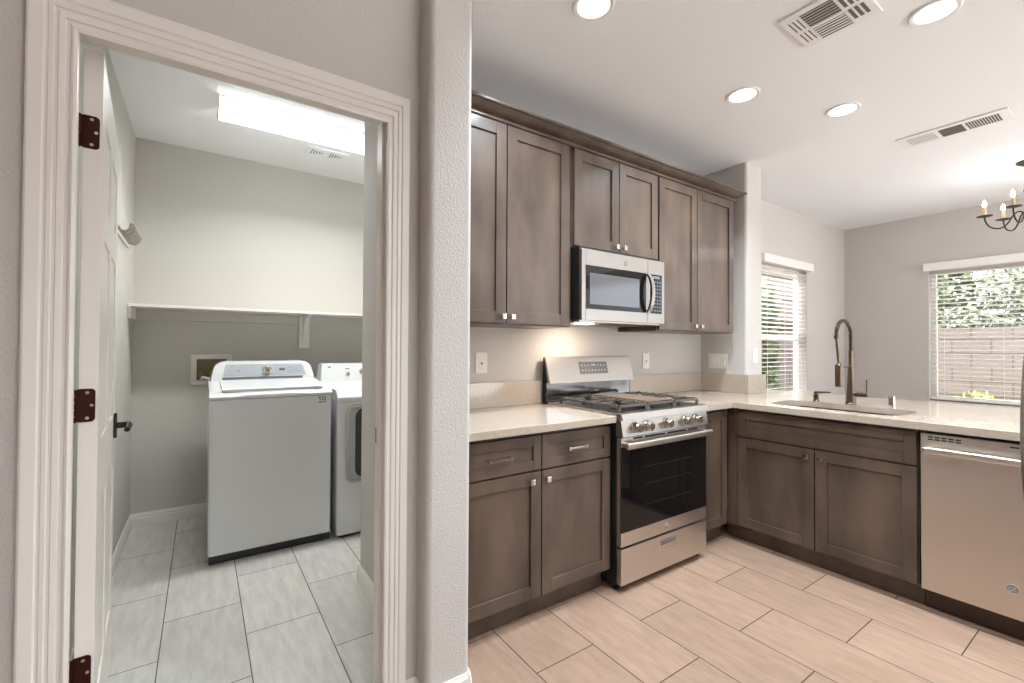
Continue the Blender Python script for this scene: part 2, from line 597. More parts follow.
def casing(name, yface, sgn, label):
    mb = MB()
    def f(t):
        rows = []
        for w, th in prof:
            y = yface - sgn * th
            a, b_, z = DX0 - w * 1.09, DX1 + w * 0.94, 2.020 + w * 1.235
            rows.append([t.verts.new((a, y, 0)), t.verts.new((a, y, z)), t.verts.new((b_, y, z)), t.verts.new((b_, y, 0))])
        k = len(rows)
        for i in range(k):
            A, B = rows[i], rows[(i + 1) % k]
            for j in range(3):
                t.faces.new((A[j], A[j + 1], B[j + 1], B[j]))
        t.faces.new([r[0] for r in rows]); t.faces.new([r[3] for r in rows])
    mb._add(f)
    return struct(mb.build(name, M['trim'], smooth=20), label, 'door casing')


casing('trim_1', YH0 - 0.0005, 1, 'white moulded casing around the laundry doorway')
jm = MB()
jm.box(JL - 0.012, JL, YH0 - 0.002, YH1 + 0.002, 0, DZ, 0.001)
jm.box(JR, JR + 0.012, YH0 - 0.002, YH1 + 0.002, 0, DZ, 0.001)
jm.box(JL - 0.012, JR + 0.012, YH0 - 0.002, YH1 + 0.002, DZ, DZ + 0.012, 0.001)
jm.box(JL, JL + 0.008, 1.553, 1.590, 0, DZ, 0.001)
jm.box(JR - 0.010, JR, 1.553, 1.590, 0, DZ, 0.001)
jm.box(JL + 0.008, JR - 0.010, 1.553, 1.590, DZ - 0.008, DZ, 0.001)
jamb = struct(jm.build('trim_2', M['trim']), 'white door jamb lining the laundry doorway', 'door jamb')
o = MB().box(JR - 0.002, JR + 0.001, 1.600, 1.626, 0.905, 0.962, 0.001).build('strike_plate', M['bronze'], jamb)
o['label'] = 'dark bronze strike plate'

# ------------------------------------------------------------------ the open door (hinged left, swung into the laundry)
door = bpy.data.objects.new('door_1', None)
door.location = (-0.269, 1.645, 0)
door.rotation_euler = (0, 0, math.radians(4.2))
C.objects.link(door)
struct(door, 'white six-panel door standing open into the laundry', 'door')
door['local'] = True
TW, DWD, DT = 0.040, 0.762, 2.050
lf = MB()
lf.box(0.006, TW - 0.006, 0.001, DWD - 0.001, 0.013, DT - 0.001)
cols = [(0.11, 0.345), (0.417, 0.652)]
rows = [(0.24, 0.80), (0.98, 1.56), (1.67, 1.90)]
for (a, b_) in ((0.0, 0.11), (0.345, 0.417), (0.652, DWD)):
    lf.box(0, TW, a, b_, 0.012, DT, 0.0015)
for (c0, c1) in cols:
    for (a, b_) in ((0.012, 0.24), (0.80, 0.98), (1.56, 1.67), (1.90, DT)):
        lf.box(0, TW, c0 - 0.001, c1 + 0.001, a, b_, 0.0015)
    for (r0, r1) in rows:
        lf.hexa([(TW - 0.006, c0 + 0.02, r0 + 0.02), (TW - 0.006, c1 - 0.02, r0 + 0.02), (TW - 0.006, c1 - 0.02, r1 - 0.02), (TW - 0.006, c0 + 0.02, r1 - 0.02),
                 (TW - 0.001, c0 + 0.045, r0 + 0.045), (TW - 0.001, c1 - 0.045, r0 + 0.045), (TW - 0.001, c1 - 0.045, r1 - 0.045), (TW - 0.001, c0 + 0.045, r1 - 0.045)])
lf.build('door_leaf', M['trim'], door)
for zc in (1.827, 1.0915, 0.38):
    hb = MB()
    hb.prism(rrect(-0.006, 0.034, zc - 0.0445, zc + 0.0445, 0.010), -0.003, 0.0, axis='y')
    for k in range(5):
        hb.cyl((-0.008, -0.006, zc - 0.0445 + k * 0.0179), (0, 0, 1), 0.0055, 0.0155, 12)
    h = hb.build('hinge', M['bronze'], door)
    h['label'] = 'dark bronze hinge'
    sb = MB()
    for dx, dz in ((0.018, 0.034), (0.027, 0.0), (0.018, -0.034)):
        sb.cyl((dx, -0.0045, zc + dz), (0, 1, 0), 0.0042, 0.002, 12)
    sb.build('screw', M['chrome'], h)
hb = MB()
HY = 0.70
hb.prism(rrect(HY - 0.025, HY + 0.025, 0.889, 0.987, 0.02), TW, TW + 0.010, axis='x', bev=0.002)
hb.cyl((TW + 0.008, HY, 0.938), (1, 0, 0), 0.012, 0.034, 16)
hb.tube([(TW + 0.043, HY + 0.015, 0.938), (TW + 0.046, HY - 0.02, 0.938), (TW + 0.046, HY - 0.06, 0.937), (TW + 0.043, HY - 0.11, 0.934)], [0.011, 0.012, 0.010, 0.009], 12)
h = hb.build('door_handle', M['black_metal'], door)
h['label'] = 'blackened metal lever handle'


# ------------------------------------------------------------------ windows and blinds
def window(name, T, L, z0, z1, label, mull):
    """T maps (along, depth outward, z); L = width"""
    mb = MB(T)
    fr = 0.045
    mb.box(0, fr, 0.075, 0.12, z0, z1, 0.003); mb.box(L - fr, L, 0.075, 0.12, z0, z1, 0.003)
    mb.box(fr, L - fr, 0.075, 0.12, z0, z0 + fr, 0.003); mb.box(fr, L - fr, 0.075, 0.12, z1 - fr, z1, 0.003)
    if mull == 'h':
        zm = 0.5 * (z0 + z1) - 0.04
        mb.box(fr, L - fr, 0.07, 0.115, zm - 0.025, zm + 0.025, 0.003)
    else:
        mb.box(L / 2 - 0.025, L / 2 + 0.025, 0.075, 0.115, z0 + fr, z1 - fr, 0.003)
    o = mb.build(name, M['trim'])
    struct(o, label, 'window')
    MB(T).box(fr * 0.8, L - fr * 0.8, 0.095, 0.099, z0 + fr * 0.8, z1 - fr * 0.8).build('pane', M['glass'], o)
    MB(T).box(0.0, L, -0.012, 0.09, z0 - 0.018, z0, 0.004).build('sill', M['trim'], o)
    return o


T1 = lambda p: (W1X0 + p[0], YW + p[1], p[2])
T2 = lambda p: (XD + p[1], W2Y1 - p[0], p[2])
window('window_1', T1, W1X1 - W1X0, W1Z0, W1Z1, 'narrow window beyond the wing wall with white blinds', 'h')
window('window_2', T2, W2Y1 - W2Y0, W2Z0, W2Z1, 'wide window in the far dining wall with white blinds', 'v')


def blinds(T, L, z0, z1, label, over, origin):
    t = thing('window_blind', label, 'blind', origin, None)
    v = MB(T)
    v.box(-over, L + over, -0.055, -0.006, z1 - 0.012, z1 + 0.072, 0.006)
    v.build('valance', M['blind'], t)
    s = MB(T)
    pitch, w, tilt = 0.0445, 0.050, math.radians(8)
    z = z1 - 0.05
    while z > z0 + 0.06:
        dy, dz = 0.5 * w * math.cos(tilt), 0.5 * w * math.sin(tilt)
        c = 0.032
        s.hexa([(0.008, c - dy, z + dz - 0.0014), (L - 0.008, c - dy, z + dz - 0.0014), (L - 0.008, c + dy, z - dz - 0.0014), (0.008, c + dy, z - dz - 0.0014),
                (0.008, c - dy, z + dz + 0.0014), (L - 0.008, c - dy, z + dz + 0.0014), (L - 0.008, c + dy, z - dz + 0.0014), (0.008, c + dy, z - dz + 0.0014)])
        z -= pitch
    s.build('slats', M['blind'], t, smooth=0)
    MB(T).box(0.006, L - 0.006, 0.006, 0.058, z0 + 0.012, z0 + 0.032, 0.004).build('bottom_rail', M['blind'], t)
    nl = 4 if L > 1.2 else 3
    for k in range(nl):
        x = 0.12 + (L - 0.24) * k / (nl - 1)
        MB(T).box(x - 0.0015, x + 0.0015, 0.0045, 0.0065, z0 + 0.03, z1 - 0.01).build('ladder_cord', M['blind'], t)
    return t


blinds(T1, W1X1 - W1X0, W1Z0, W1Z1, 'white slatted blind on the narrow window beside the wing wall', 0.045, (W1X0, YW, W1Z0))
blinds(T2, W2Y1 - W2Y0, W2Z0, W2Z1, 'white slatted blind across the wide window facing the block fence', 0.035, (XD, W2Y1, W2Z0))

# ------------------------------------------------------------------ cabinets
YF = 1.645          # stove-wall door faces
XF = 2.87           # peninsula door faces
FACE_Y = lambda yf: (lambda p: (p[0], yf - p[1], p[2]))            # along = +X, out = -Y
FACE_X = lambda xf: (lambda p: (xf - p[1], p[0], p[2]))            # along = +Y, out = -X


def shaker(T, a0, a1, z0, z1, name, parent, rail=0.058, th=0.02):
    mb = MB(T)
    mb.box(a0, a0 + rail, -th, 0, z0, z1, 0.0018)
    mb.box(a1 - rail, a1, -th, 0, z0, z1, 0.0018)
    mb.box(a0 + rail, a1 - rail, -th, -0.0004, z0, z0 + rail, 0.0018)
    mb.box(a0 + rail, a1 - rail, -th, -0.0004, z1 - rail, z1, 0.0018)
    mb.box(a0 + rail - 0.004, a1 - rail + 0.004, -th + 0.003, -0.0105, z0 + rail - 0.004, z1 - rail + 0.004)
    return mb.build(name, M['wood'], parent)


def knob(T, a, z, parent):
    mb = MB(T)
    mb.cyl((a, 0, z), (0, 1, 0), 0.006, 0.016, 12)
    mb.box(a - 0.0135, a + 0.0135, 0.015, 0.026, z - 0.0135, z + 0.0135, 0.003)
    o = mb.build('knob', M['chrome'], parent)
    o['label'] = 'square nickel knob'
    return o


def pull(T, a, z, parent, w=0.13):
    mb = MB(T)
    for s in (-1, 1):
        mb.cyl((a + s * (w / 2 - 0.012), 0, z), (0, 1, 0), 0.0055, 0.026, 12)
        mb.box(a + s * (w / 2 - 0.012) - 0.008, a + s * (w / 2 - 0.012) + 0.008, 0.020, 0.036, z - 0.0085, z + 0.0085, 0.002)
    mb.box(a - w / 2 + 0.012, a + w / 2 - 0.012, 0.023, 0.033, z - 0.0055, z + 0.0055, 0.002)
    o = mb.build('pull_handle', M['chrome'], parent)
    o['label'] = 'nickel bar pull'
    return o


ZB0, ZB1 = 0.105, 0.867
# base cabinet left of the stove
t = thing('base_cabinet', 'dark stained base cabinet with two drawers left of the stove', 'cabinet', (1.32, 1.95, 0), 'stained base cabinets')
T = FACE_Y(YF)
mb = MB(); mb.box(PX1 + 0.004, 1.752, YF + 0.021, YW - 0.003, ZB0, ZB1)
mb.build('body', M['wood'], t)
MB().box(PX1 + 0.004, 1.752, YF + 0.066, YF + 0.084, 0.001, ZB0).build('toe_kick', M['wood'], t)
for a0, a1, ks in ((0.845, 1.297, 1.234), (1.303, 1.750, 1.326)):
    d = shaker(T, a0, a1, 0.692, 0.848, 'drawer', t, rail=0.045)
    pull(T, 1.056 if a0 < 1 else 1.50, 0.772, d)
    d = shaker(T, a0, a1, 0.112, 0.684, 'door', t)
    knob(T, ks, 0.646, d)
# narrow base cabinet in the corner
t = thing('base_cabinet', 'narrow dark stained base cabinet between stove and corner', 'cabinet', (2.69, 1.95, 0), 'stained base cabinets')
MB().box(2.522, 2.868, YF + 0.021, YW - 0.003, ZB0, ZB1).build('body', M['wood'], t)
MB().box(2.522, 2.868, YF + 0.066, YF + 0.084, 0.001, ZB0).build('toe_kick', M['wood'], t)
d = shaker(T, 2.526, 2.838, 0.112, 0.848, 'door', t)
knob(T, 2.60, 0.805, d)
# sink base cabinet in the peninsula
t = thing('base_cabinet', 'wide dark stained sink cabinet with two doors under the faucet', 'cabinet', (3.1, 1.15, 0), 'stained base cabinets')
T = FACE_X(XF)
MB().box(XF + 0.021, 3.475, 0.698, 1.655, ZB0, 0.66).build('body', M['wood'], t)
mb = MB(); mb.box(XF + 0.021, XF + 0.04, 0.698, 1.655, 0.66, ZB1)
mb.box(XF + 0.002, XF + 0.021, 1.598, 1.662, ZB0, ZB1)
mb.build('face_frame', M['wood'], t)
MB().box(XF + 0.066, XF + 0.084, 0.690, 1.70, 0.001, ZB0).build('toe_kick', M['wood'], t)
shaker(T, 0.702, 1.593, 0.688, 0.848, 'drawer_front', t, rail=0.05)
d = shaker(T, 1.151, 1.593, 0.112, 0.680, 'door', t); knob(T, 1.185, 0.636, d)
d = shaker(T, 0.702, 1.145, 0.112, 0.680, 'door', t); knob(T, 1.112, 0.636, d)

# wall cabinets
YU = 1.89
T = FACE_Y(YU)
UZ0, UZ1 = 1.366, 2.39
specs = [
    ('tall dark wall cabinet left of the microwave with two doors', PX1 + 0.004, 1.708, UZ0, [(0.835, 1.260), (1.266, 1.682)], [1.235, 1.291]),
    ('short dark wall cabinet directly above the microwave', 1.713, 2.455, 1.822, [(1.720, 2.082), (2.088, 2.450)], [2.050, 2.118]),
    ('tall dark wall cabinet right of the microwave against the wing wall', 2.460, 3.360, UZ0, [(2.466, 2.880), (2.886, 3.354)], [2.848, 2.918]),
]
for lab, x0, x1, z0, doors, kn in specs:
    t = thing('wall_cabinet', lab, 'cabinet', ((x0 + x1) / 2, 2.06, z0), 'stained wall cabinets')
    mb = MB()
    mb.box(x0, x1, YU + 0.021, YW - 0.002, z0, UZ1)
    mb.build('body', M['wood'], t)
    for (a0, a1), k in zip(doors, kn):
        d = shaker(T, a0, a1, z0 + 0.008, 2.378, 'door', t, rail=0.06)
        knob(T, k, z0 + (0.04 if z0 < 1.5 else 0.036), d)
# crown moulding: profile swept along the front and returned at the right end
cp = [(0.0, 2.382), (0.013, 2.382), (0.017, 2.386), (0.017, 2.394), (0.012, 2.398), (0.012, 2.402), (0.022, 2.403), (0.036, 2.406), (0.050, 2.412),
      (0.061, 2.421), (0.066, 2.428), (0.074, 2.428), (0.080, 2.432), (0.080, 2.443), (0.076, 2.446), (0.0, 2.446)]
mb = MB()
def f(t):
    rws = []
    for w, z in cp:
        y = YU + 0.012 - w
        rws.append([t.verts.new((PX1 + 0.003, y, z)), t.verts.new((3.361 + w * 0.8, y, z)), t.verts.new((3.361 + w * 0.8, YW - 0.003, z))])
    k = len(rws)
    for i in range(k):
        A, B = rws[i], rws[(i + 1) % k]
        for j in range(2):
            t.faces.new((A[j], A[j + 1], B[j + 1], B[j]))
    t.faces.new([r[0] for r in rws]); t.faces.new([r[2] for r in rws])
mb._add(f)
mb.box(PX1 + 0.003, 3.361, YU + 0.013, YW - 0.003, 2.391, 2.40)
tag(mb.build('crown_molding', M['wood'], smooth=25), 'dark stained crown molding along the top of the wall cabinets', 'crown molding')

# ------------------------------------------------------------------ countertops
ZC0, ZC = 0.869, 0.904
t = thing('countertop', 'pale quartz countertop section left of the stove', 'countertop', (1.3, 1.9, ZC0), 'quartz countertops')
MB().box(PX1 + 0.003, 1.753, 1.605, YW - 0.002, ZC0, ZC, 0.003).build('slab', M['counter'], t)
MB().box(PX1 + 0.003, 1.744, YW - 0.022, YW - 0.002, ZC + 0.0005, 1.049, 0.002).build('backsplash', M['counter'], t)
t = thing('countertop', 'pale quartz corner countertop wrapping to the sink peninsula', 'countertop', (3.2, 1.2, ZC0), 'quartz countertops')
outl = [(2.524, 1.605), (2.834, 1.605), (2.834, 0.06), (4.0, 0.06), (4.0, 2.236), (3.708, 2.236), (3.708, 1.847), (3.464, 1.847), (3.464, 2.236), (2.524, 2.236)]
SX0, SX1, SY0, SY1 = 2.972, 3.345, 0.795, 1.465
hole = rrect(SX0, SX1, SY0, SY1, 0.10, 8)
MB().prism(outl, ZC0, ZC, hole=hole, bev=0.0).build('slab', M['counter'], t, smooth=25)
mb = MB()
mb.box(2.56, 3.443, YW - 0.022, YW - 0.002, ZC + 0.0005, 1.049, 0.002)
mb.box(XW - 0.022, XW - 0.002, 1.8485, YW - 0.003, ZC + 0.0005, 1.049, 0.002)
mb.box(XW - 0.022, 3.71, 1.826, 1.848, ZC + 0.0005, 1.049, 0.002)
mb.build('backsplash', M['counter'], t)

# sink
mb = MB()
def f(t):
    rings = []
    for off, z in ((0.012, ZC0 - 0.0015), (-0.004, ZC0 - 0.0015), (-0.006, ZC0 - 0.02), (-0.014, 0.72), (-0.05, 0.70), (-0.13, 0.695)):
        rings.append([t.verts.new((x, y, z)) for x, y in rrect(SX0 - off, SX1 + off, SY0 - off, SY1 + off, max(0.02, 0.10 + off), 8)])
    for A, B in zip(rings, rings[1:]):
        k = len(A)
        for i in range(k):
            t.faces.new((A[i], A[(i + 1) % k], B[(i + 1) % k], B[i]))
    t.faces.new(rings[-1])
mb._add(f)
sk = mb.build('kitchen_sink', M['sink_steel'])
tag(sk, 'undermount stainless sink basin sunk in the peninsula countertop', 'sink')
MB().lathe((3.2, 1.13, 0.6955), [(0.0, 0.001), (0.045, 0.001), (0.045, 0.004), (0.03, 0.003), (0.0, 0.002)], 24).build('drain', M['chrome'], sk)

# faucet: tapered post, spring arc, hanging spray head, side lever
FX, FY = 3.40, 1.15
t = thing('kitchen_faucet', 'brushed bronze spring-neck faucet rising behind the sink', 'faucet', (FX, FY, ZC))
mb = MB()
mb.lathe((FX, FY, ZC), [(0.0, 0.0), (0.030, 0.0), (0.030, 0.006), (0.027, 0.01), (0.0255, 0.03), (0.021, 0.12), (0.0175, 0.19), (0.0165, 0.215), (0.0165, 0.24), (0.014, 0.243), (0.0, 0.243)], 28)
mb.build('post', M['faucet'], t)
mb = MB()
mb.cyl((FX, FY, ZC + 0.236), (0, 0, 1), 0.0125, 0.10, 20)
mb.build('neck', M['faucet'], t)
arc = []
R = 0.108
for k in range(25):
    a = math.radians(-8 + 196 * k / 24)
    arc.append(Vector((FX - R + R * math.cos(a), FY + 0.0, ZC + 0.44 + R * 0.78 * math.sin(a))))
arc = [Vector((FX, FY, ZC + 0.335)), Vector((FX, FY, ZC + 0.39))] + arc
MB().tube(arc, 0.006, 10).build('hose', M['black_metal'], t)
# the spring: a helix wound on the arc
cum = [0.0]
for a, b_ in zip(arc, arc[1:]):
    cum.append(cum[-1] + (b_ - a).length)
tot = cum[-1]
turns = int(tot / 0.0062)
hel = []
for k in range(turns * 10 + 1):
    s = tot * k / (turns * 10)
    i = max(j for j in range(len(cum) - 1) if cum[j] <= s + 1e-9)
    u = (s - cum[i]) / (cum[i + 1] - cum[i])
    p = arc[i].lerp(arc[i + 1], u)
    d = (arc[i + 1] - arc[i]).normalized()
    n1 = Vector((0, 1, 0)); n2 = d.cross(n1)
    a = 2 * PI * k / 10
    hel.append(p + (n1 * math.cos(a) + n2 * math.sin(a)) * 0.0098)
MB().tube(hel, 0.0022, 5).build('spring', M['faucet'], t)
e = arc[-1]
mb = MB()
HX = FX - 0.182
mb.tube([e, e + Vector((0.002, 0, -0.02)), Vector((HX - 0.012, FY, ZC + 0.33)), Vector((HX, FY, ZC + 0.27)), Vector((HX, FY, ZC + 0.245))], 0.0085, 10)
mb.cyl((e.x, e.y, e.z + 0.004), (0, 0, -1), 0.0135, 0.022, 16)
mb.build('hose_end', M['faucet'], t)
mb = MB()
mb.lathe((HX, FY, ZC + 0.118), [(0.0, 0.0), (0.019, 0.0), (0.0205, 0.006), (0.0205, 0.105), (0.018, 0.11), (0.0205, 0.114), (0.0205, 0.13), (0.012, 0.14), (0.0, 0.14)], 24)
mb.build('spray_head', M['faucet'], t)
mb = MB()
mb.box(HX + 0.015, FX - 0.01, FY - 0.004, FY + 0.004, ZC + 0.232, ZC + 0.240, 0.002)
mb.build('holder_arm', M['faucet'], t)
mb = MB()
mb.cyl((FX, FY, ZC + 0.065), (0, -1, 0), 0.0165, 0.088, 20, bev=0.002)
mb.cyl((FX, FY - 0.083, ZC + 0.075), (0, 0, 1), 0.0045, 0.085, 12)
mb.build('lever', M['faucet'], t)

# soap dispenser and air gap
t = thing('soap_dispenser', 'small bronze soap dispenser left of the faucet', 'soap dispenser', (3.39, 1.343, ZC))
mb = MB()
mb.lathe((3.39, 1.343, ZC), [(0.0, 0.0), (0.021, 0.0), (0.021, 0.005), (0.0165, 0.009), (0.0165, 0.042), (0.0135, 0.045), (0.0, 0.046)], 24)
mb.build('base', M['faucet'], t)
mb = MB()
mb.cyl((3.39, 1.343, ZC + 0.044), (0, 0, 1), 0.0075, 0.016, 14)
mb.tube([(3.385, 1.350, ZC + 0.057), (3.372, 1.29, ZC + 0.063), (3.360, 1.248, ZC + 0.066)], [0.0085, 0.0065, 0.005], 10)
mb.build('spout', M['faucet'], t)
t = thing('air_gap', 'small chrome air gap cap right of the faucet', 'air gap', (3.44, 0.955, ZC))
MB().lathe((3.44, 0.955, ZC), [(0.0, 0.0), (0.021, 0.0), (0.021, 0.004), (0.0185, 0.006), (0.0185, 0.06), (0.0165, 0.066), (0.0, 0.067)], 24).build('cap', M['chrome'], t)
mb = MB()
for k in range(3):
    mb.box(3.4195, 3.424, 0.945, 0.965, ZC + 0.022 + k * 0.012, ZC + 0.027 + k * 0.012)
mb.build('slots', M['dark'], t)


# ------------------------------------------------------------------ badge helper: round maker's mark with a looping monogram
def badge(T, a, z, r, parent):
    mb = MB(T)
    mb.cyl((a, 0, z), (0, 1, 0), r, 0.002, 28)
    o = mb.build('badge', M['badge'], parent)
    o['label'] = 'round grey badge'
    mb = MB(T)
    mb.tube([(a + r * 0.93 * math.cos(2 * PI * k / 28), 0.002, z + r * 0.93 * math.sin(2 * PI * k / 28)) for k in range(28)], r * 0.07, 6, closed=True)
    g = [(-0.12, 0.10), (-0.25, 0.42), (-0.48, 0.30), (-0.55, -0.05), (-0.42, -0.38), (-0.18, -0.36), (-0.08, -0.10), (-0.14, -0.62)]
    e_ = [(0.08, 0.02), (0.40, 0.12), (0.46, 0.36), (0.28, 0.48), (0.10, 0.25), (0.10, -0.18), (0.28, -0.42), (0.52, -0.22)]
    for s in (g, e_):
        mb.tube([(a + x * r, 0.0022, z + y * r) for x, y in s], r * 0.06, 6)
    mb.build('monogram', M['badge_line'], o)
    return o


# ------------------------------------------------------------------ the stove
RX0, RX1 = 1.764, 2.514
t = thing('gas_stove', 'stainless gas stove with black glass oven door between base cabinets', 'stove', (2.141, 1.9, 0))
RY = 1.585
mb = MB()
mb.box(RX0 + 0.003, RX1 - 0.003, RY + 0.035, YW - 0.025, 0.035, 0.894)
mb.build('body', M['black'], t)
for x, y in ((RX0 + 0.03, RY + 0.06), (RX1 - 0.03, RY + 0.06), (RX0 + 0.03, 2.14), (RX1 - 0.03, 2.14)):
    mb = MB(); mb.lathe((x, y, 0.0005), [(0.0, 0), (0.017, 0), (0.017, 0.012), (0.008, 0.015), (0.008, 0.036), (0.0, 0.036)], 16)
    mb.build('foot', M['black'], t)
mb = MB()
mb.box(RX0, RX1, RY + 0.008, 2.178, 0.895, 0.914, 0.002)
mb.hexa([(RX0, RY - 0.014, 0.883), (RX1, RY - 0.014, 0.883), (RX1, RY + 0.03, 0.883), (RX0, RY + 0.03, 0.883),
         (RX0, RY - 0.004, 0.9135), (RX1, RY - 0.004, 0.9135), (RX1, RY + 0.03, 0.9135), (RX0, RY + 0.03, 0.9135)])
cook = mb.build('cooktop', M['steel_d'], t, smooth=0)
MB().box(RX0 + 0.02, RX1 - 0.02, RY + 0.045, 2.115, 0.9142, 0.9165, 0.001).build('well', M['black'], cook)
# control panel, slightly tilted
mb = MB()
mb.hexa([(RX0 + 0.002, RY - 0.012, 0.797), (RX1 - 0.002, RY - 0.012, 0.797), (RX1 - 0.002, RY + 0.036, 0.797), (RX0 + 0.002, RY + 0.036, 0.797),
         (RX0 + 0.002, RY + 0.004, 0.881), (RX1 - 0.002, RY + 0.004, 0.881), (RX1 - 0.002, RY + 0.036, 0.881), (RX0 + 0.002, RY + 0.036, 0.881)])
pan = mb.build('control_panel', M['steel_d'], t, smooth=0)
for x in (1.862, 1.955, 2.118, 2.287, 2.388):
    mb = MB()
    mb.lathe((x, RY - 0.006, 0.840), [(0.0, 0.006), (0.028, 0.006), (0.028, -0.004), (0.026, -0.006), (0.0245, -0.012), (0.0225, -0.036), (0.020, -0.039), (0.0, -0.039)], 24, axis='y')
    mb.box(x - 0.0035, x + 0.0035, RY - 0.05, RY - 0.02, 0.822, 0.858, 0.0015)
    mb.build('knob', M['chrome'], t)
# oven door
mb = MB()
mb.box(RX0 + 0.004, RX1 - 0.004, RY + 0.002, RY + 0.034, 0.234, 0.306, 0.003)
mb.box(RX0 + 0.004, RX1 - 0.004, RY + 0.002, RY + 0.034, 0.742, 0.790, 0.003)
mb.box(RX0 + 0.006, RX1 - 0.006, RY + 0.008, RY + 0.034, 0.30, 0.75)
dr = mb.build('oven_door', M['steel'], t)
MB().box(RX0 + 0.004, RX1 - 0.004, RY + 0.001, RY + 0.0075, 0.3065, 0.7415, 0.001).build('glass', M['black_glass'], dr)
mb = MB()
for a, b_ in ((1.86, 1.93), (1.95, 2.12), (2.14, 2.31), (2.33, 2.42)):
    mb.box(a, b_, RY + 0.0005, RY + 0.003, 0.777, 0.786)
mb.build('vent_slots', M['dark'], dr)
mb = MB()
mb.box(RX0 + 0.004, RX1 - 0.004, RY - 0.048, RY - 0.026, 0.738, 0.772, 0.009, 3)
for x in (RX0 + 0.026, RX1 - 0.026):
    mb.box(x - 0.02, x + 0.02, RY - 0.036, RY + 0.003, 0.745, 0.767, 0.004)
mb.build('handle', M['steel'], dr)
badge(FACE_Y(RY + 0.002), 2.135, 0.271, 0.0155, dr)
# faint racks and inner window of the oven seen through the glass
mb = MB()
for z in (0.42, 0.53, 0.62):
    mb.box(1.95, 2.36, RY + 0.0002, RY + 0.0012, z, z + 0.0025)
mb.build('rack_lines', mat('oven_rack_tint', (0.02, 0.018, 0.017, 1), 0.3), dr)
# drawer
mb = MB()
mb.box(RX0 + 0.004, RX1 - 0.004, RY, RY + 0.034, 0.040, 0.224, 0.004)
dw = mb.build('drawer', M['steel'], t)
mb = MB()
mb.box(2.072, 2.216, RY - 0.001, RY + 0.0045, 0.150, 0.202, 0.002)
mb.build('drawer_pull', M['chrome'], dw)
MB().box(2.082, 2.206, RY - 0.0018, RY + 0.003, 0.172, 0.196).build('pull_recess', M['vent_dark'], dw)
# backguard
mb = MB()
mb.box(RX0 - 0.006, RX1 + 0.001, 2.192, YW - 0.024, 0.90, 1.045, 0.002)
mb.prism([(2.165, 1.032), (YW - 0.024, 1.032), (YW - 0.024, 1.190), (2.200, 1.190)], RX0 - 0.006, RX1 + 0.001, axis='x')
bgd = mb.build('backguard', M['black'], t)
MB().box(RX0 - 0.004, RX1 - 0.001, 2.180, 2.192, 0.917, 1.033, 0.003).build('vent_trim', mat('polished_dark_steel', rgb(150, 152, 156), 0.12, metal=1.0), bgd)
mb = MB()
mb.hexa([(RX0 - 0.008, 2.145, 1.031), (RX1 + 0.002, 2.145, 1.031), (RX1 + 0.002, 2.166, 1.031), (RX0 - 0.008, 2.166, 1.031),
         (RX0 - 0.008, 2.189, 1.190), (RX1 + 0.002, 2.189, 1.190), (RX1 + 0.002, 2.202, 1.194), (RX0 - 0.008, 2.202, 1.194)])
bp = mb.build('display_panel', M['steel_d'], bgd, smooth=0)
tilt = lambda z: 2.145 + (z - 1.031) * (0.044 / 0.159)
mb = MB()
mb.hexa([(2.020, tilt(1.081) - 0.002, 1.081), (2.275, tilt(1.081) - 0.002, 1.081), (2.275, tilt(1.081) + 0.004, 1.081), (2.020, tilt(1.081) + 0.004, 1.081),
         (2.020, tilt(1.160) - 0.002, 1.160), (2.275, tilt(1.160) - 0.002, 1.160), (2.275, tilt(1.160) + 0.004, 1.160), (2.020, tilt(1.160) + 0.004, 1.160)])
dsp = mb.build('display', M['grey_glass'], bgd, smooth=0)
# (keys and clock lie on the glass)
mb = MB()
for r_, z in enumerate((1.104, 1.136)):
    for k in range(8):
        x = 2.043 + k * 0.029
        if r_ == 1 and 3 <= k <= 4:
            continue
        mb.box(x - 0.006, x + 0.006, tilt(z) - 0.0028, tilt(z) - 0.001, z - 0.003, z + 0.003)
mb.build('key_marks', M['pale_print'], bgd)
mb = MB()
for dx in (-0.012, 0.0, 0.012):
    mb.box(2.146 + dx - 0.004, 2.146 + dx + 0.004, tilt(1.136) - 0.0028, tilt(1.136) - 0.001, 1.129, 1.144)
mb.build('clock', M['pale_print'], bgd)
# burners, griddle and cast iron grates
for x, y, r in ((1.90, 1.73, 0.045), (1.90, 1.97, 0.038), (2.38, 1.73, 0.05), (2.38, 1.97, 0.034)):
    mb = MB()
    mb.lathe((x, y, 0.9167), [(0.0, 0), (r, 0), (r, 0.006), (r * 0.82, 0.009), (r * 0.82, 0.014), (r * 0.7, 0.017), (0.0, 0.017)], 24)
    mb.build('burner', M['black'], t)


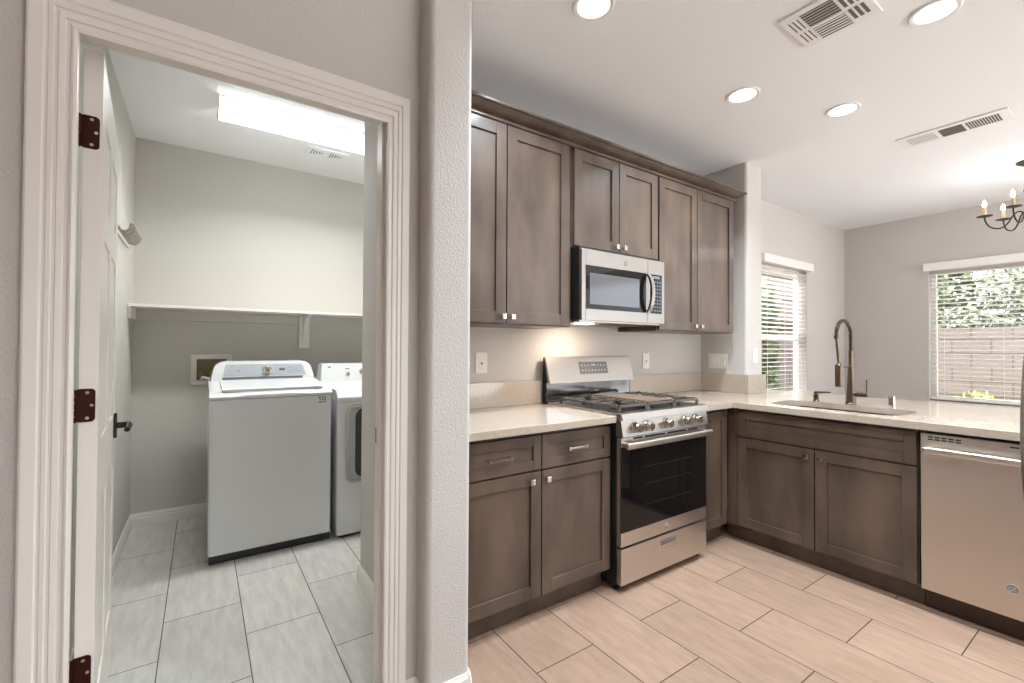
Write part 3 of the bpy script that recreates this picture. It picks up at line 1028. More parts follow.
def grate(x0, x1, y0, y1, fingers):
    mb = MB()
    b2, zt0, zt1 = 0.0055, 0.938, 0.951
    for x in (x0 + b2, x1 - b2):
        mb.box(x - b2, x + b2, y0, y1, zt0, zt1, 0.002)
    for y in (y0 + b2, (y0 + y1) / 2, y1 - b2):
        mb.box(x0, x1, y - b2, y + b2, zt0, zt1, 0.002)
    for x in (x0 + b2, x1 - b2):
        for y in (y0 + b2, (y0 + y1) / 2, y1 - b2):
            mb.box(x - b2 - 0.001, x + b2 + 0.001, y - b2 - 0.002, y + b2 + 0.002, 0.9168, zt0 + 0.004, 0.002)
    if fingers:
        for yc in (y0 + (y1 - y0) * 0.25, y0 + (y1 - y0) * 0.75):
            for s in (-1, 1):
                xa = x0 if s < 0 else x1
                xc = (x0 + x1) / 2
                mb.box(min(xa, xc + s * 0.03), max(xa, xc + s * 0.03), yc - 0.0045, yc + 0.0045, zt0 + 0.002, zt1 + 0.004, 0.002)
                mb.box(xc - 0.0045, xc + 0.0045, yc + s * 0.03 if s > 0 else yc - (y1 - y0) * 0.25, yc + (y1 - y0) * 0.25 if s > 0 else yc + s * 0.03, zt0 + 0.002, zt1 + 0.004, 0.002)
            for q in range(4):
                yy = yc - 0.09 + q * 0.06
                for xa in (x0, x1 - 0.012):
                    mb.box(xa, xa + 0.012, yy - 0.006, yy + 0.006, zt0 + 0.003, zt1 + 0.006, 0.002)
    return mb


grate(1.792, 2.02, 1.625, 2.095, True).build('grate', M['iron'], t)
g = grate(2.025, 2.255, 1.625, 2.095, False).build('grate', M['iron'], t)
MB().box(2.04, 2.24, 1.645, 2.075, 0.9515, 0.960, 0.003).build('griddle', M['griddle'], t)
grate(2.26, 2.488, 1.625, 2.095, True).build('grate', M['iron'], t)

# ------------------------------------------------------------------ microwave
MX0, MX1, MY, MZ0, MZ1 = 1.722, 2.440, 1.832, 1.406, 1.802
t = thing('microwave', 'stainless over-the-range microwave hung below the short wall cabinet', 'microwave', (2.08, 2.03, MZ0))
MB().box(MX0 + 0.002, MX1 - 0.002, MY + 0.026, YW - 0.003, MZ0 + 0.004, 1.818, 0.002).build('body', M['black'], t)
mb = MB()
fx1 = 2.278
mb.box(MX0, MX0 + 0.03, MY, MY + 0.025, MZ0, MZ1, 0.003)
mb.box(MX0 + 0.03, fx1, MY, MY + 0.025, MZ0, 1.470, 0.002)
mb.box(MX0 + 0.03, fx1, MY, MY + 0.025, 1.714, MZ1, 0.002)
mb.box(2.262, fx1, MY, MY + 0.025, 1.46, 1.72, 0.001)
mb.box(MX0 + 0.02, fx1 - 0.005, MY + 0.006, MY + 0.025, 1.46, 1.72)
d = mb.build('door', M['steel_v'], t)
MB().box(MX0 + 0.03, 2.262, MY + 0.001, MY + 0.0055, 1.4705, 1.7135).build('window', M['black_glass'], d)
MB().box(MX0 + 0.062, 2.20, MY + 0.0003, MY + 0.002, 1.497, 1.672).build('screen', M['grey_glass'], d)
badge(FACE_Y(MY), 2.078, 1.757, 0.0175, d)
hpts = []
for k in range(13):
    u = k / 12
    z = 1.478 + 0.228 * u
    hpts.append((2.272, MY - 0.012 - 0.032 * math.sin(PI * u) ** 0.6, z))
mb = MB()
for a, b_ in zip(hpts, hpts[1:]):
    mb.hexa([(a[0] - 0.013, a[1] - 0.006, a[2]), (a[0] + 0.013, a[1] - 0.006, a[2]), (a[0] + 0.013, a[1] + 0.006, a[2]), (a[0] - 0.013, a[1] + 0.006, a[2]),
             (b_[0] - 0.013, b_[1] - 0.006, b_[2]), (b_[0] + 0.013, b_[1] - 0.006, b_[2]), (b_[0] + 0.013, b_[1] + 0.006, b_[2]), (b_[0] - 0.013, b_[1] + 0.006, b_[2])])
for z in (1.480, 1.704):
    mb.box(2.259, 2.285, MY - 0.016, MY + 0.001, z - 0.007, z + 0.007, 0.002)
bmesh.ops.remove_doubles(mb.bm, verts=mb.bm.verts, dist=0.0003)
h = mb.build('handle', M['steel_v'], d)
mb = MB()
for a, b_ in zip(hpts, hpts[1:]):
    mb.hexa([(a[0] - 0.0145, a[1] - 0.003, a[2]), (a[0] - 0.0128, a[1] - 0.003, a[2]), (a[0] - 0.0128, MY if 0 else a[1] + 0.008, a[2]), (a[0] - 0.0145, a[1] + 0.008, a[2]),
             (b_[0] - 0.0145, b_[1] - 0.003, b_[2]), (b_[0] - 0.0128, b_[1] - 0.003, b_[2]), (b_[0] - 0.0128, b_[1] + 0.008, b_[2]), (b_[0] - 0.0145, b_[1] + 0.008, b_[2])])
mb.build('handle_side', M['black'], h)
mb = MB()
mb.box(2.281, MX1, MY, MY + 0.025, MZ0, MZ1, 0.003)
p_ = mb.build('control_panel', M['steel_v'], t)
MB().box(2.300, 2.412, MY - 0.0012, MY + 0.003, 1.468, 1.713).build('keypad', M['black_glass'], p_)
mb = MB()
for r_ in range(9):
    for k in range(4):
        x, z = 2.318 + k * 0.0255, 1.486 + r_ * 0.0225
        mb.box(x - 0.006, x + 0.006, MY - 0.0018, MY - 0.0008, z - 0.0035, z + 0.0035)
mb.build('key_marks', M['grey_print'], p_)
MB().box(2.325, 2.39, MY - 0.0018, MY - 0.0008, 1.688, 1.704).build('clock', M['grey_print'], p_)
mb = MB()
mb.box(MX0 + 0.01, MX1 - 0.01, MY + 0.03, YW - 0.01, MZ0 - 0.008, MZ0 + 0.006, 0.002)
un = mb.build('underside', M['steel'], t)
MB().box(1.86, 1.96, 1.98, 2.04, MZ0 - 0.0095, MZ0 - 0.0082).build('lamp_lens', M['task_lens'], un)
mb = MB()
for k in range(2):
    x0 = 1.985 + 0.215 * k
    mb.box(x0, x0 + 0.2, 1.88, 2.12, MZ0 - 0.0105, MZ0 - 0.0082)
mb.build('filters', M['vent_dark'], un)

# ------------------------------------------------------------------ dishwasher
t = thing('dishwasher', 'stainless dishwasher at the right end of the peninsula', 'dishwasher', (3.15, 0.386, 0))
T = FACE_X(2.86)
MB().box(2.89, 3.47, 0.088, 0.686, 0.105, 0.862).build('body', M['black'], t)
mb = MB(T)
mb.box(0.086, 0.686, -0.03, 0, 0.108, 0.852, 0.004)
d = mb.build('door', M['steel'], t)
mb = MB(T)
mb.box(0.092, 0.668, 0.034, 0.056, 0.764, 0.795, 0.009, 3)
for a in (0.108, 0.650):
    mb.box(a - 0.016, a + 0.016, -0.002, 0.046, 0.768, 0.790, 0.004)
mb.build('handle', M['steel'], d)
mb = MB(T)
for r_ in range(2):
    for k in range(5):
        mb.box(0.64 - k * 0.024, 0.658 - k * 0.024, -0.001, 0.0012, 0.823 + r_ * 0.011, 0.829 + r_ * 0.011)
mb.build('vent_slots', M['dark'], d)
MB(T).box(0.365, 0.392, -0.001, 0.0012, 0.832, 0.838).build('indicator', M['dark'], d)
badge(lambda p: (2.8595 - p[1], 0.776 - p[0], p[2]), 0.388, 0.233, 0.0205, d)
mb = MB()
mb.box(2.93, 2.945, 0.086, 0.686, 0.001, 0.1)
mb.build('toe_kick', mat('dark_brown_kick', rgb(64, 44, 34), 0.5), t)

# ------------------------------------------------------------------ refrigerator: only the bowed handle reaches into the frame
t = thing('refrigerator', 'stainless refrigerator whose bowed door handle shows at the right edge', 'refrigerator', (1.84, -0.25, 0))
MB().box(1.38, 2.29, -0.62, 0.085, 0.02, 1.75, 0.004).build('body', mat('fridge_side', rgb(128, 127, 126), 0.45), t)
for x0, x1, hx in ((1.38, 1.832, 1.79), (1.838, 2.29, 1.88)):
    d = MB().box(x0, x1, 0.09, 0.155, 0.10, 1.75, 0.012, 3).build('door', M['steel_v'], t)
    pts = []
    for k in range(17):
        u = k / 16
        pts.append((hx, 0.160 + 0.056 * math.sin(PI * u) ** 0.55, 0.56 + 0.94 * u))
    MB().tube(pts, 0.0115, 12).build('handle', M['steel_v'], d)
MB().box(1.40, 2.27, 0.06, 0.085, 0.01, 0.095).build('grille', M['black'], t)


# ------------------------------------------------------------------ switch and outlet plates
def plate(name, T, a, z, w, h_, kind, label):
    t = thing(name, label, 'outlet' if kind == 'outlet' else 'switch', T((a, 0, z)), 'wall plates')
    o = MB(T).box(a - w / 2, a + w / 2, 0.0005, 0.0065, z - h_ / 2, z + h_ / 2, 0.003).build('cover_plate', M['white_plastic'], t)
    if kind == 'toggle':
        MB(T).box(a - 0.0165, a + 0.0165, 0.006, 0.0085, z - 0.033, z + 0.033, 0.001).build('insert', M['white_plastic'], t)
        MB(T).box(a - 0.006, a + 0.006, 0.008, 0.0105, z - 0.009, z + 0.004, 0.001).build('button', M['grey_print'], t)
    elif kind == 'rocker':
        for k in (-1, 0, 1):
            MB(T).hexa([(a + k * 0.046 - 0.0155, 0.006, z - 0.032), (a + k * 0.046 + 0.0155, 0.006, z - 0.032), (a + k * 0.046 + 0.0155, 0.0125, z - 0.032), (a + k * 0.046 - 0.0155, 0.0125, z - 0.032),
                        (a + k * 0.046 - 0.0155, 0.006, z + 0.032), (a + k * 0.046 + 0.0155, 0.006, z + 0.032), (a + k * 0.046 + 0.0155, 0.008, z + 0.032), (a + k * 0.046 - 0.0155, 0.008, z + 0.032)]).build('rocker', M['white_plastic'], t)
    else:
        for dz in (0.019, -0.019):
            r_ = MB(T).box(a - 0.0165, a + 0.0165, 0.006, 0.0085, z + dz - 0.0145, z + dz + 0.0145, 0.002).build('socket', M['white_plastic'], t)
            mb = MB(T)
            for dx in (-0.006, 0.006):
                mb.box(a + dx - 0.001, a + dx + 0.001, 0.008, 0.0092, z + dz - 0.002, z + dz + 0.007)
            mb.build('slots', M['vent_dark'], r_)
    return t


plate('wall_outlet', FACE_Y(YW), 1.323, 1.162, 0.078, 0.118, 'toggle', 'white wall plate left of the stove above the backsplash')
plate('wall_outlet', FACE_Y(YW), 2.759, 1.156, 0.078, 0.118, 'toggle', 'white wall plate just right of the stove')
plate('light_switch', FACE_X(XW), 2.083, 1.148, 0.165, 0.118, 'rocker', 'white triple switch plate on the inner side of the wing wall')
plate('wall_outlet', FACE_Y(1.85), 3.584, 1.197, 0.075, 0.118, 'outlet', 'white outlet plate on the end of the wing wall')

# ------------------------------------------------------------------ ceiling lights and vents
def can(x, y, label, k=1.0):
    t = thing('recessed_light', label, 'ceiling light', (x, y, H), 'recessed ceiling lights')
    MB().lathe((x, y, H), [(0.0, -0.0005), (0.088, -0.0005), (0.088, -0.003), (0.082, -0.008), (0.068, -0.006), (0.066, -0.0015), (0.0, -0.0015)], 40).build('trim_ring', M['vent'], t)
    MB().lathe((x, y, H), [(0.0, -0.0018), (0.0655, -0.0018), (0.0655, -0.004), (0.0, -0.004)], 40).build('lens', M['can_lens'], t)
    ld = bpy.data.lights.new('can_lamp', 'AREA')
    ld.shape = 'DISK'; ld.size = 0.12; ld.spread = math.radians(130); ld.energy = CAN_W * k; ld.color = WARM
    lo = bpy.data.objects.new('can_lamp', ld)
    C.objects.link(lo)
    lo.parent = t
    lo.location = (0, 0, -0.012)
    return t


can(1.35, 1.37, 'recessed light nearest the left cabinets, cut by the frame top')
can(2.53, 1.37, 'recessed light in front of the microwave and right wall cabinet')
can(3.18, 1.11, 'recessed light above the sink peninsula', 0.3)
can(2.57, 0.56, 'large recessed light beside the square ceiling vent')
for x, y in ((1.38, 0.50), (0.15, -0.55), (1.35, -0.9), (2.6, -0.9), (2.6, -2.2), (4.4, -1.0), (4.4, -2.6), (1.0, -2.4)):  # extra cans out of view, added to brighten floor, walls and ceiling
    can(x, y, 'unseen recessed light added out of view to brighten the room')


def slot_vent(x0, x1, y0, y1):
    t = thing('ceiling_vent', 'long narrow white ceiling vent toward the dining area', 'vent', ((x0 + x1) / 2, (y0 + y1) / 2, H))
    MB().box(x0, x1, y0, y1, H - 0.008, H - 0.0005, 0.003).build('frame', M['vent'], t)
    a, b_ = x0 + 0.045, x1 - 0.035
    L = (y1 - y0)
    s = MB()
    d = MB()
    for k in range(12):
        y = y1 - 0.055 - k * 0.0118
        d.box(a, b_, y - 0.0011, y + 0.0011, H - 0.0092, H - 0.0075)
    d.box(a - 0.005, b_ + 0.005, y1 - 0.325, y1 - 0.212, H - 0.0092, H - 0.0075)
    for k in range(12):
        y = y1 - 0.345 - k * 0.0125
        d.box(a, b_, y - 0.0042, y + 0.0042, H - 0.0092, H - 0.0075)
    d.build('slots', M['vent_dark'], t)
    for k in range(14):
        y = y1 - 0.218 - k * 0.0078
        s.box(a - 0.003, b_ + 0.003, y - 0.0008, y + 0.0008, H - 0.0100, H - 0.009)
    s.build('slats', M['vent_dark'], t)


slot_vent(3.94, 4.155, 0.537, 1.07)


def square_vent(x0, x1, y0, y1):
    t = thing('ceiling_vent', 'square white louvred ceiling vent at the top of the photo', 'vent', ((x0 + x1) / 2, (y0 + y1) / 2, H))
    MB().box(x0, x1, y0, y1, H - 0.012, H - 0.0005, 0.005).build('frame', M['vent'], t)
    d, s = MB(), MB()
    ya, yb = y1 - 0.075, y1 - 0.195
    d.box(x0 + 0.03, x1 - 0.03, yb, ya, H - 0.0135, H - 0.011)
    for k in range(12):
        x = x0 + 0.04 + k * (x1 - x0 - 0.08) / 11
        wl = 0.006 if k < 6 else 0.013
        s.hexa([(x - wl, yb, H - 0.016), (x + 0.002, yb, H - 0.013), (x + 0.002, ya, H - 0.013), (x - wl, ya, H - 0.016),
                (x - wl + 0.001, yb, H - 0.015), (x + 0.003, yb, H - 0.012), (x + 0.003, ya, H - 0.012), (x - wl + 0.001, ya, H - 0.015)])
    s.box((x0 + x1) / 2 - 0.008, (x0 + x1) / 2 + 0.008, yb, ya, H - 0.017, H - 0.0125)
    for c in range(2):
        xa = x0 + 0.045 + c * 0.112
        for k in range(3):
            y = y1 - 0.025 - k * 0.017
            d.box(xa, xa + 0.085, y - 0.0022, y + 0.0022, H - 0.0135, H - 0.0115)
            y = y0 + 0.078 - k * 0.022
            d.box(xa, xa + 0.085, y - 0.0062, y + 0.0062, H - 0.0135, H - 0.0115)
    d.build('openings', M['vent_dark'], t)
    s.build('louvres', M['vent'], t)


square_vent(2.082, 2.378, 0.680, 0.972)

# ------------------------------------------------------------------ chandelier
CD, CPX = 3.44, 1034.0
rc = (CPX - 512.0) / F_PX * CD
cx = rc * math.cos(YAW) + CD * math.sin(YAW)
cy = -rc * math.sin(YAW) + CD * math.cos(YAW)
t = thing('chandelier', 'dark iron candle chandelier over the dining area at the right edge', 'chandelier', (cx, cy, H))
MB().lathe((cx, cy, H), [(0.0, -0.001), (0.085, -0.001), (0.085, -0.008), (0.05, -0.028), (0.012, -0.034), (0.0, -0.034)], 28).build('canopy', M['chand'], t)
mb = MB()
for k in range(6):
    z = H - 0.03 - k * 0.028
    pts = []
    for q in range(12):
        a = 2 * PI * q / 12
        w = 0.009 * math.cos(a)
        pts.append((cx + (w if k % 2 else 0), cy + (0 if k % 2 else w), z - 0.018 + 0.02 * math.sin(a)))
    mb.tube(pts, 0.0022, 6, closed=True)
mb.build('chain', M['chand'], t)
mb = MB()
mb.lathe((cx, cy, 2.15), [(0.0, 0.0), (0.012, 0.006), (0.022, 0.022), (0.012, 0.04), (0.03, 0.07), (0.036, 0.10), (0.018, 0.13), (0.011, 0.16), (0.010, 0.30), (0.020, 0.32), (0.008, 0.345), (0.0, 0.36)], 24)
mb.build('column', M['chand'], t)
mb = MB()
for k in range(3):
    a0 = 2 * PI * k / 3 + 0.3
    pts = []
    for q in range(14):
        u = q / 13
        r_ = 0.012 + 0.045 * math.sin(PI * u)
        pts.append((cx + r_ * math.cos(a0), cy + r_ * math.sin(a0), 2.42 + 0.10 * u))
    mb.tube(pts, 0.003, 6)
mb.build('scrolls', M['chand'], t)
ZP = 2.31
RA = 0.255
for k in range(6):
    th = math.radians(139 - 60 * k)
    dr_, dd = RA * math.cos(th), RA * math.sin(th)
    dx = dr_ * math.cos(YAW) + dd * math.sin(YAW)
    dy = -dr_ * math.sin(YAW) + dd * math.cos(YAW)
    px, py = cx + dx, cy + dy
    ex, ey = dx / RA, dy / RA
    P = lambda r_, z: (cx + ex * r_, cy + ey * r_, z)
    mb = MB()
    ctrl = [(0.012, 2.235), (0.03, 2.29), (0.07, 2.325), (0.10, 2.30), (0.125, 2.25), (0.155, 2.215), (0.195, 2.212), (0.23, 2.235), (0.25, 2.275), (0.255, ZP)]
    fine = []
    for i in range(len(ctrl) - 1):
        p0, p1, p2, p3 = [Vector(ctrl[min(max(j, 0), len(ctrl) - 1)]) for j in (i - 1, i, i + 1, i + 2)]
        for s in range(4):
            u = s / 4
            q = 0.5 * ((2 * p1) + (p2 - p0) * u + (2 * p0 - 5 * p1 + 4 * p2 - p3) * u * u + (3 * p1 - p0 - 3 * p2 + p3) * u ** 3)
            fine.append(P(q.x, q.y))
    fine.append(P(0.255, ZP))
    mb.tube(fine, 0.0052, 8)
    arm = mb.build('arm', M['chand'], t)
    MB().lathe((px, py, ZP), [(0.0, 0.0), (0.012, 0.0), (0.046, 0.008), (0.048, 0.012), (0.015, 0.007), (0.0, 0.007)], 24).build('drip_plate', M['chand'], arm)
    MB().lathe((px, py, ZP + 0.006), [(0.0, 0.0), (0.011, 0.0), (0.011, 0.075), (0.007, 0.079), (0.0, 0.079)], 16).build('candle_sleeve', M['candle'], arm)
    MB().lathe((px, py, ZP + 0.083), [(0.0, 0.0), (0.006, 0.001), (0.0125, 0.016), (0.011, 0.03), (0.004, 0.05), (0.0, 0.055)], 16).build('bulb', M['bulb'], arm)

# ------------------------------------------------------------------ laundry room
# fluorescent ceiling fixture
FX0, FX1, FY0, FY1 = 0.058, 1.28, 3.07, 3.285
t = thing('fluorescent_light', 'long glowing fluorescent ceiling light in the laundry room', 'ceiling light', ((FX0 + FX1) / 2, (FY0 + FY1) / 2, H))
MB().box(FX0 + 0.004, FX1 - 0.004, FY0 + 0.01, FY1 - 0.01, H - 0.02, H - 0.001, 0.003).build('housing', M['vent'], t)
pr = [(FY0 + 0.004, H - 0.018), (FY0 + 0.006, H - 0.062), (FY0 + 0.035, H - 0.078), (FY1 - 0.035, H - 0.078), (FY1 - 0.006, H - 0.062), (FY1 - 0.004, H - 0.018)]
MB().prism(pr, FX0 + 0.012, FX1 - 0.012, axis='x').build('diffuser', M['tube_lens'], t)
mb = MB()
pr2 = [(FY0, H - 0.024), (FY0 + 0.004, H - 0.064), (FY0 + 0.033, H - 0.082), (FY1 - 0.033, H - 0.082), (FY1 - 0.004, H - 0.064), (FY1, H - 0.024)]
mb.prism(pr2, FX0, FX0 + 0.011, axis='x'); mb.prism(pr2, FX1 - 0.011, FX1, axis='x')
mb.build('end_caps', M['white_plastic'], t)
ld = bpy.data.lights.new('tube_lamp', 'AREA')
ld.shape = 'RECTANGLE'; ld.size = FX1 - FX0 - 0.06; ld.size_y = 0.13; ld.spread = math.radians(145); ld.energy = 14.0; ld.color = COOL
lo = bpy.data.objects.new('tube_lamp', ld)
C.objects.link(lo)
lo.parent = t
lo.location = (0, 0, -0.083)
# small ceiling vent behind the fixture
t = thing('ceiling_vent', 'small white ceiling vent behind the laundry room light', 'vent', (0.76, 3.575, H))
MB().box(0.62, 0.90, 3.50, 3.65, H - 0.008, H - 0.0005, 0.003).build('frame', M['ceiling'], t)
d = MB()
for c in (0, 1):
    for k in range(5):
        xa = 0.65 + c * 0.13 + k * 0.018
        d.box(xa, xa + 0.007, 3.53 + 0.008 * k, 3.62 - 0.008 * k, H - 0.0092, H - 0.0075)
d.build('slots', M['grey_print'], t)
# shelf with cleats and bracket
t = thing('wall_shelf', 'long white shelf across the laundry back wall above the washer', 'shelf', (0.6, 3.9, 1.5))
MB().box(XL + 0.002, 1.618, 3.755, YL - 0.002, 1.502, 1.521, 0.002).build('board', M['trim'], t)
MB().box(XL + 0.002, 1.618, YL - 0.021, YL - 0.002, 1.43, 1.5015, 0.002).build('back_cleat', M['laundry_wall'], t)
mb = MB()
cs = [(3.765, 1.5015), (3.772, 1.47), (3.79, 1.44), (3.80, 1.43), (YL - 0.022, 1.43), (YL - 0.022, 1.5015)]
mb.prism(cs, XL + 0.002, XL + 0.02, axis='x')
mb.build('side_cleat', M['trim'], t)
mb = MB()
mb.box(0.655, 0.735, YL - 0.033, YL - 0.0215, 1.235, 1.5012, 0.003)
mb.prism([(3.80, 1.5005), (3.80, 1.485), (3.90, 1.47), (3.985, 1.41), (4.02, 1.32), (YL - 0.033, 1.29), (YL - 0.033, 1.5005)], 0.682, 0.708, axis='x')
mb.build('bracket', M['trim'], t)
# recessed valve box
t = thing('washer_valve_box', 'white recessed valve box on the wall behind the washer', 'valve box', (0.065, YL, 1.075))
mb = MB()
x0, x1, z0, z1, w = -0.063, 0.192, 0.964, 1.187, 0.034
mb.box(x0, x1, YL - 0.012, YL - 0.001, z0, z0 + w, 0.002); mb.box(x0, x1, YL - 0.012, YL - 0.001, z1 - w, z1, 0.002)
mb.box(x0, x0 + w, YL - 0.012, YL - 0.001, z0 + w, z1 - w, 0.002); mb.box(x1 - w, x1, YL - 0.012, YL - 0.001, z0 + w, z1 - w, 0.002)
mb.build('frame', M['trim'], t)
MB().box(x0 + w, x1 - w, YL - 0.004, YL - 0.001, z0 + w, z1 - w).build('back_panel', mat('box_interior', rgb(120, 110, 86), 0.8), t)
for x in (0.0, 0.065):
    mb = MB()
    mb.cyl((x, YL - 0.012, 1.0), (0, 0, 1), 0.009, 0.06, 12)
    mb.cyl((x, YL - 0.012, 1.045), (0, -1, 0), 0.008, 0.03, 12)
    mb.tube([(x + 0.02 * math.cos(2 * PI * k / 16), YL - 0.04, 1.045 + 0.02 * math.sin(2 * PI * k / 16)) for k in range(16)], 0.004, 6, closed=True)
    mb.build('valve', M['knit'], t)
mb = MB()
mb.tube([(0.0, YL - 0.014, 1.0), (0.01, YL - 0.04, 1.02), (0.05, YL - 0.07, 1.01), (0.09, YL - 0.10, 0.95), (0.11, YL - 0.11, 0.86), (0.12, YL - 0.08, 0.80)], 0.011, 10)
mb.build('hose', M['pale_print'], t)

# wall hook rail on the left wall
t = thing('hook_rail', 'small white rail of curved hooks on the left laundry wall', 'coat hooks', (XL, 3.6, 1.87))
M['hook'] = mat('satin_nickel_hook', rgb(150, 142, 132), 0.4, metal=0.3)
MB().box(XL + 0.0005, XL + 0.010, 3.22, 3.74, 1.868, 1.918, 0.003).build('rail', M['trim'], t)
for k in range(6):
    y = 3.25 + k * 0.078
    MB().tube([(XL + 0.010, y, 1.905), (XL + 0.022, y, 1.884), (XL + 0.045, y, 1.880), (XL + 0.062, y, 1.895), (XL + 0.070, y, 1.925)], [0.008, 0.008, 0.008, 0.008, 0.010], 8).build('hook', M['hook'], t)

# washing machine
t = thing('washing_machine', 'white top-load washing machine with sloped console in front of the valve box', 'washing machine', (0.37, 3.42, 0))
X0, X1, Y0, Y1 = 0.040, 0.704, 3.095, 3.80
mb = MB()
mb.prism(rrect(X0, X1, Y0, Y1, 0.018, 4), 0.052, 0.937)
mb.build('cabinet', M['enamel'], t)
MB().box(X0 + 0.006, X1 - 0.006, Y0 + 0.008, Y1 - 0.01, 0.006, 0.052).build('base_strip', M['black'], t)
# deck: rises from the front rim to the console
mb = MB()
side = [(Y0 - 0.004, 0.940), (Y0 - 0.006, 0.956), (Y0 + 0.012, 0.974), (Y0 + 0.05, 0.986), (3.56, 1.008), (3.60, 1.015), (Y1, 1.015), (Y1, 0.940)]
mb.prism(side, X0 - 0.002, X1 + 0.002, axis='x', bev=0.004)
mb.build('top_deck', M['enamel'], t)
mb = MB()
lid = [(Y0 + 0.022, 0.981), (Y0 + 0.022, 0.996), (Y0 + 0.04, 1.003), (3.555, 1.026), (3.558, 1.011)]
mb.prism(lid, X0 + 0.06, X1 - 0.055, axis='x', bev=0.003)
ld_ = mb.build('lid', M['enamel'], t)
mb = MB()
mb.hexa([(0.20, Y0 - 0.004, 0.962), (0.53, Y0 - 0.004, 0.962), (0.51, Y0 + 0.02, 0.974), (0.22, Y0 + 0.02, 0.974),
         (0.18, Y0 + 0.012, 0.978), (0.55, Y0 + 0.012, 0.978), (0.53, Y0 + 0.03, 0.984), (0.20, Y0 + 0.03, 0.984)])
mb.build('lid_grip', M['console'], ld_)
mb = MB()
mb.box(X0 + 0.075, X1 - 0.10, 3.545, 3.552, 1.020, 1.043)
mb.build('lid_hinge_strip', M['grey_print'], ld_)
# console: rounded outline, front face leaning back
def console(t, cx0, cx1, zb, zt, yf, yb, rad, name='console', lean=0.05):
    mb = MB()
    def f(q):
        base = [(cx0, zb)]
        for k in range(9):
            a = math.radians(180 - 90 * k / 8)
            base.append((cx0 + rad + 0.02 + rad * math.cos(a), zt - rad * 0.8 + rad * 0.8 * math.sin(a)))
        for k in range(9):
            a = math.radians(90 - 90 * k / 8)
            base.append((cx1 - rad - 0.02 + rad * math.cos(a), zt - rad * 0.8 + rad * 0.8 * math.sin(a)))
        base.append((cx1, zb))
        A = [q.verts.new((x, yf + lean * (z - zb) / (zt - zb), z)) for x, z in base]
        B = [q.verts.new((x, yb, z)) for x, z in base]
        k = len(base)
        for i in range(k):
            q.faces.new((A[i], A[(i + 1) % k], B[(i + 1) % k], B[i]))
        q.faces.new(A[::-1]); q.faces.new(B)
        es = [e for e in q.edges if all(v in A for v in e.verts)]
        bmesh.ops.bevel(q, geom=es, offset=0.008, segments=3, profile=0.5, affect='EDGES')
    mb._add(f)
    return mb.build(name, M['enamel'], t)


cs = console(t, X0 + 0.005, X1 - 0.005, 1.006, 1.145, 3.60, Y1, 0.075)
lean = lambda z: 3.60 + 0.05 * (z - 1.006) / 0.139
mb = MB()
za, zb = 1.045, 1.125
mb.hexa([(0.12, lean(za) - 0.0015, za), (0.640, lean(za) - 0.0015, za), (0.640, lean(za) + 0.004, za), (0.12, lean(za) + 0.004, za),
         (0.135, lean(zb) - 0.0015, zb), (0.615, lean(zb) - 0.0015, zb), (0.615, lean(zb) + 0.004, zb), (0.135, lean(zb) + 0.004, zb)])
mb.build('control_strip', M['console'], cs, smooth=0)
mb = MB()
mb.lathe((0.385, lean(1.087) - 0.002, 1.087), [(0.0, 0.004), (0.03, 0.004), (0.03, -0.004), (0.024, -0.008), (0.022, -0.024), (0.019, -0.027), (0.0, -0.027)], 24, axis='y')
o = mb.build('dial', M['chrome'], cs)
mb = MB()
mb.box(0.462, 0.500, lean(1.08) - 0.0022, lean(1.08) + 0.002, 1.070, 1.095)
mb.box(0.205, 0.215, lean(1.08) - 0.0022, lean(1.08) + 0.002, 1.076, 1.086)
for k in range(5):
    for q in range(3):
        mb.box(0.515 + k * 0.02, 0.526 + k * 0.02, lean(1.07 + q * 0.015) - 0.0022, lean(1.07 + q * 0.015) + 0.002, 1.068 + q * 0.015, 1.071 + q * 0.015)
mb.box(0.35, 0.42, lean(1.053) - 0.0022, lean(1.053) + 0.002, 1.050, 1.053)
mb.build('control_marks', M['grey_print'], cs)
mb = MB()
for x in (0.175, 0.30, 0.60):
    mb.lathe((x, lean(1.11) - 0.002, 1.108), [(0.0, 0.003), (0.009, 0.003), (0.009, -0.003), (0.0, -0.003)], 16, axis='y')
mb.build('buttons', M['pale_print'], cs)
# front sticker: small dark "10" with two lines under it
mb = MB()
sx, sz = 0.628, 0.905
mb.box(sx, sx + 0.007, Y0 - 0.0008, Y0 + 0.001, sz, sz + 0.024)
mb.box(sx - 0.006, sx + 0.001, Y0 - 0.0008, Y0 + 0.001, sz + 0.017, sz + 0.024)
for a, b_, c_, d_ in ((0.016, 0.022, 0, 0.024), (0.032, 0.038, 0, 0.024), (0.016, 0.038, 0.019, 0.024), (0.016, 0.038, 0, 0.005)):
    mb.box(sx + a, sx + b_, Y0 - 0.0008, Y0 + 0.001, sz + c_, sz + d_)
for k in range(5):
    mb.box(sx - 0.006 + k * 0.0095, sx + 0.001 + k * 0.0095, Y0 - 0.0008, Y0 + 0.001, sz - 0.014, sz - 0.006)
mb.build('sticker', M['vent_dark'], t)

